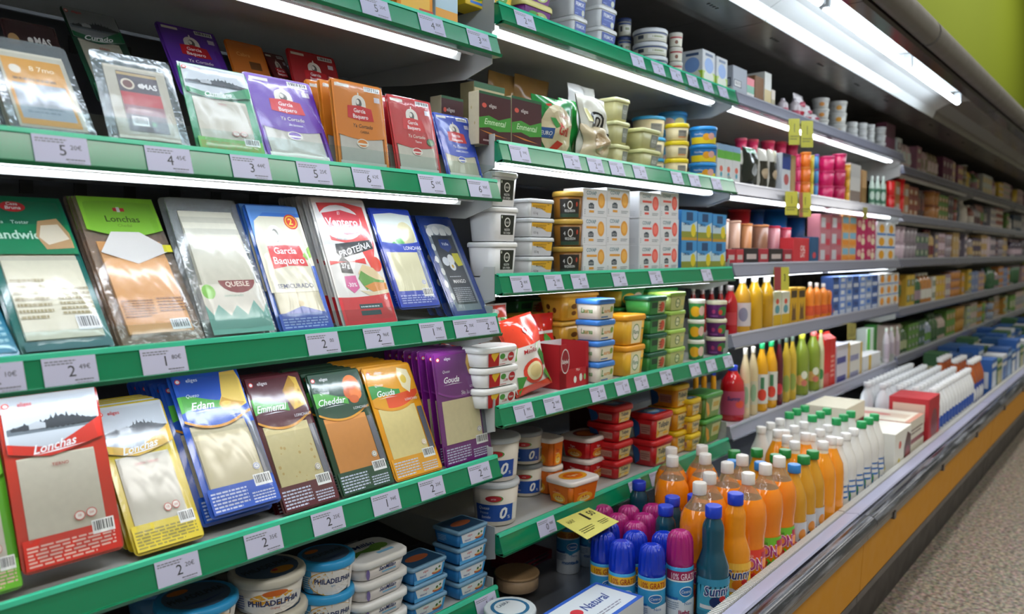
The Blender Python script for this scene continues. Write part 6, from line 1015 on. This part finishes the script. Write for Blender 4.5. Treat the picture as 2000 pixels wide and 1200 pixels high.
# ================================================================= far bays, out of focus
rg = random.Random(99)
PAL = [['#5a2440', '#b9a0a0', '#7a6a50', '#c8a83c', '#4f6a40', '#8a5a6a', '#b0b4b0'], ['#8f8a90', '#5a7a3c', '#a8703c', '#4a2c34', '#b8b0a8', '#2f3f54', '#7a3c34'], ['#c9b4c4', '#2f6f40', '#8f8590', '#6a2430', '#4a3f58', '#b89a68', '#6f6a78'], ['#cfcfc8', '#2f5f3c', '#c9a83c', '#6f7fa8', '#9a8490', '#c88f2c', '#b87a3c'], ['#5f8a3c', '#a8b088', '#3f5f3c', '#b8a49c', '#8f9ab0', '#a87a2c', '#4f6f88']]
CNM = {'5a2440': 'plum', 'b9a0a0': 'dusty rose', '7a6a50': 'brown', 'c8a83c': 'gold', '4f6a40': 'moss green', '8a5a6a': 'mauve', 'b0b4b0': 'pale grey', '8f8a90': 'grey', '5a7a3c': 'leaf green', 'a8703c': 'copper', '4a2c34': 'dark maroon', 'b8b0a8': 'stone', '2f3f54': 'slate blue', '7a3c34': 'brick red', 'c9b4c4': 'pale pink', '2f6f40': 'deep green', '8f8590': 'lilac grey', '6a2430': 'wine red', '4a3f58': 'dark violet', 'b89a68': 'tan', '6f6a78': 'smoky violet', 'cfcfc8': 'off white', '2f5f3c': 'bottle green', 'c9a83c': 'mustard', '6f7fa8': 'dull blue', '9a8490': 'greyish pink', 'c88f2c': 'amber', 'b87a3c': 'caramel', '5f8a3c': 'grass green', 'a8b088': 'sage', '3f5f3c': 'forest green', 'b8a49c': 'beige', '8f9ab0': 'bluish grey', 'a87a2c': 'ochre', '4f6f88': 'steel blue'}
bayn = ['first unlit bay', 'second unlit bay', 'third unlit bay', 'last bay']; shn = ['top', 'second', 'middle', 'fourth', 'lowest']
for bi, (x0, x1) in enumerate(MODS[3:]):
    for si, zr in enumerate(U4):
        x = x0 + .03; k = 0; prev = None; head = .205 if si else .19
        while x < x1 - .14:
            w1 = (rg.uniform(.09, .13), rg.uniform(.12, .17), rg.uniform(.20, .26), rg.uniform(.28, .36))[bi]; c1 = rg.choice([c for c in PAL[si] if c != prev]); prev = c1; c2 = rg.choice(PAL[si]); ty = rg.random(); n = rg.choice((2, 2, 3) if bi < 2 else (1, 2)) if ty < .6 else 1
            hh = rg.uniform(.165, head) / n; col_ = CNM[c1[1:]]; zb = EYE + zr - .0075; rep = rg.choice((1, 2, 2, 3)); 
            kind_ = 'box' if ty < .4 else ('tub' if ty < .6 else ('bottle' if ty < .8 else 'pouch')); proto = None
            for q in range(rep):
                if x > x1 - .14: break
                for i in range(n):
                    lab = f'blurred {col_} {kind_} on the {shn[si]} shelf of the {bayn[bi]}'
                    loc = (x + w1 / 2, YF + .02 + (min(w1, .15) / 2 if .4 <= ty < .6 else .065), zb + i * hh)
                    if proto is None:
                        if ty < .4: proto = carton(w1 - .004, .09, hh, dict(body=c1, front=[('r', .1, .25, .9, .7, c2), ('e', .5, .5, .15, .2, '#c9c4bc')]), 'dessert_box')
                        elif ty < .6: proto = tub(min(w1, .15) - .004, min(w1, .15) - .004, hh, dict(body=c1, lid=c2, round=1, lidh=.008), 'dessert_tub')
                        elif ty < .8: proto = bottle((min(w1, .12) - .006) / 2, hh, dict(prof=rg.choice(('slim', 'jug')), liquid=c1, cap=c2, n=12, label=[('r', 0, .1, 1, .9, c2)], lz=(.1, .5)))
                        else: proto = pouch(w1 - .004, hh, .04, dict(body=c1, seed=k, art=[('r', .15, .3, .85, .7, c2)]))
                        tag(proto, lab, kind_, f'{col_} {kind_} group, {shn[si]} shelf, {bayn[bi]}'); proto.location = loc
                    else: dup(proto, loc, None, lab)
                x += w1; k += 1
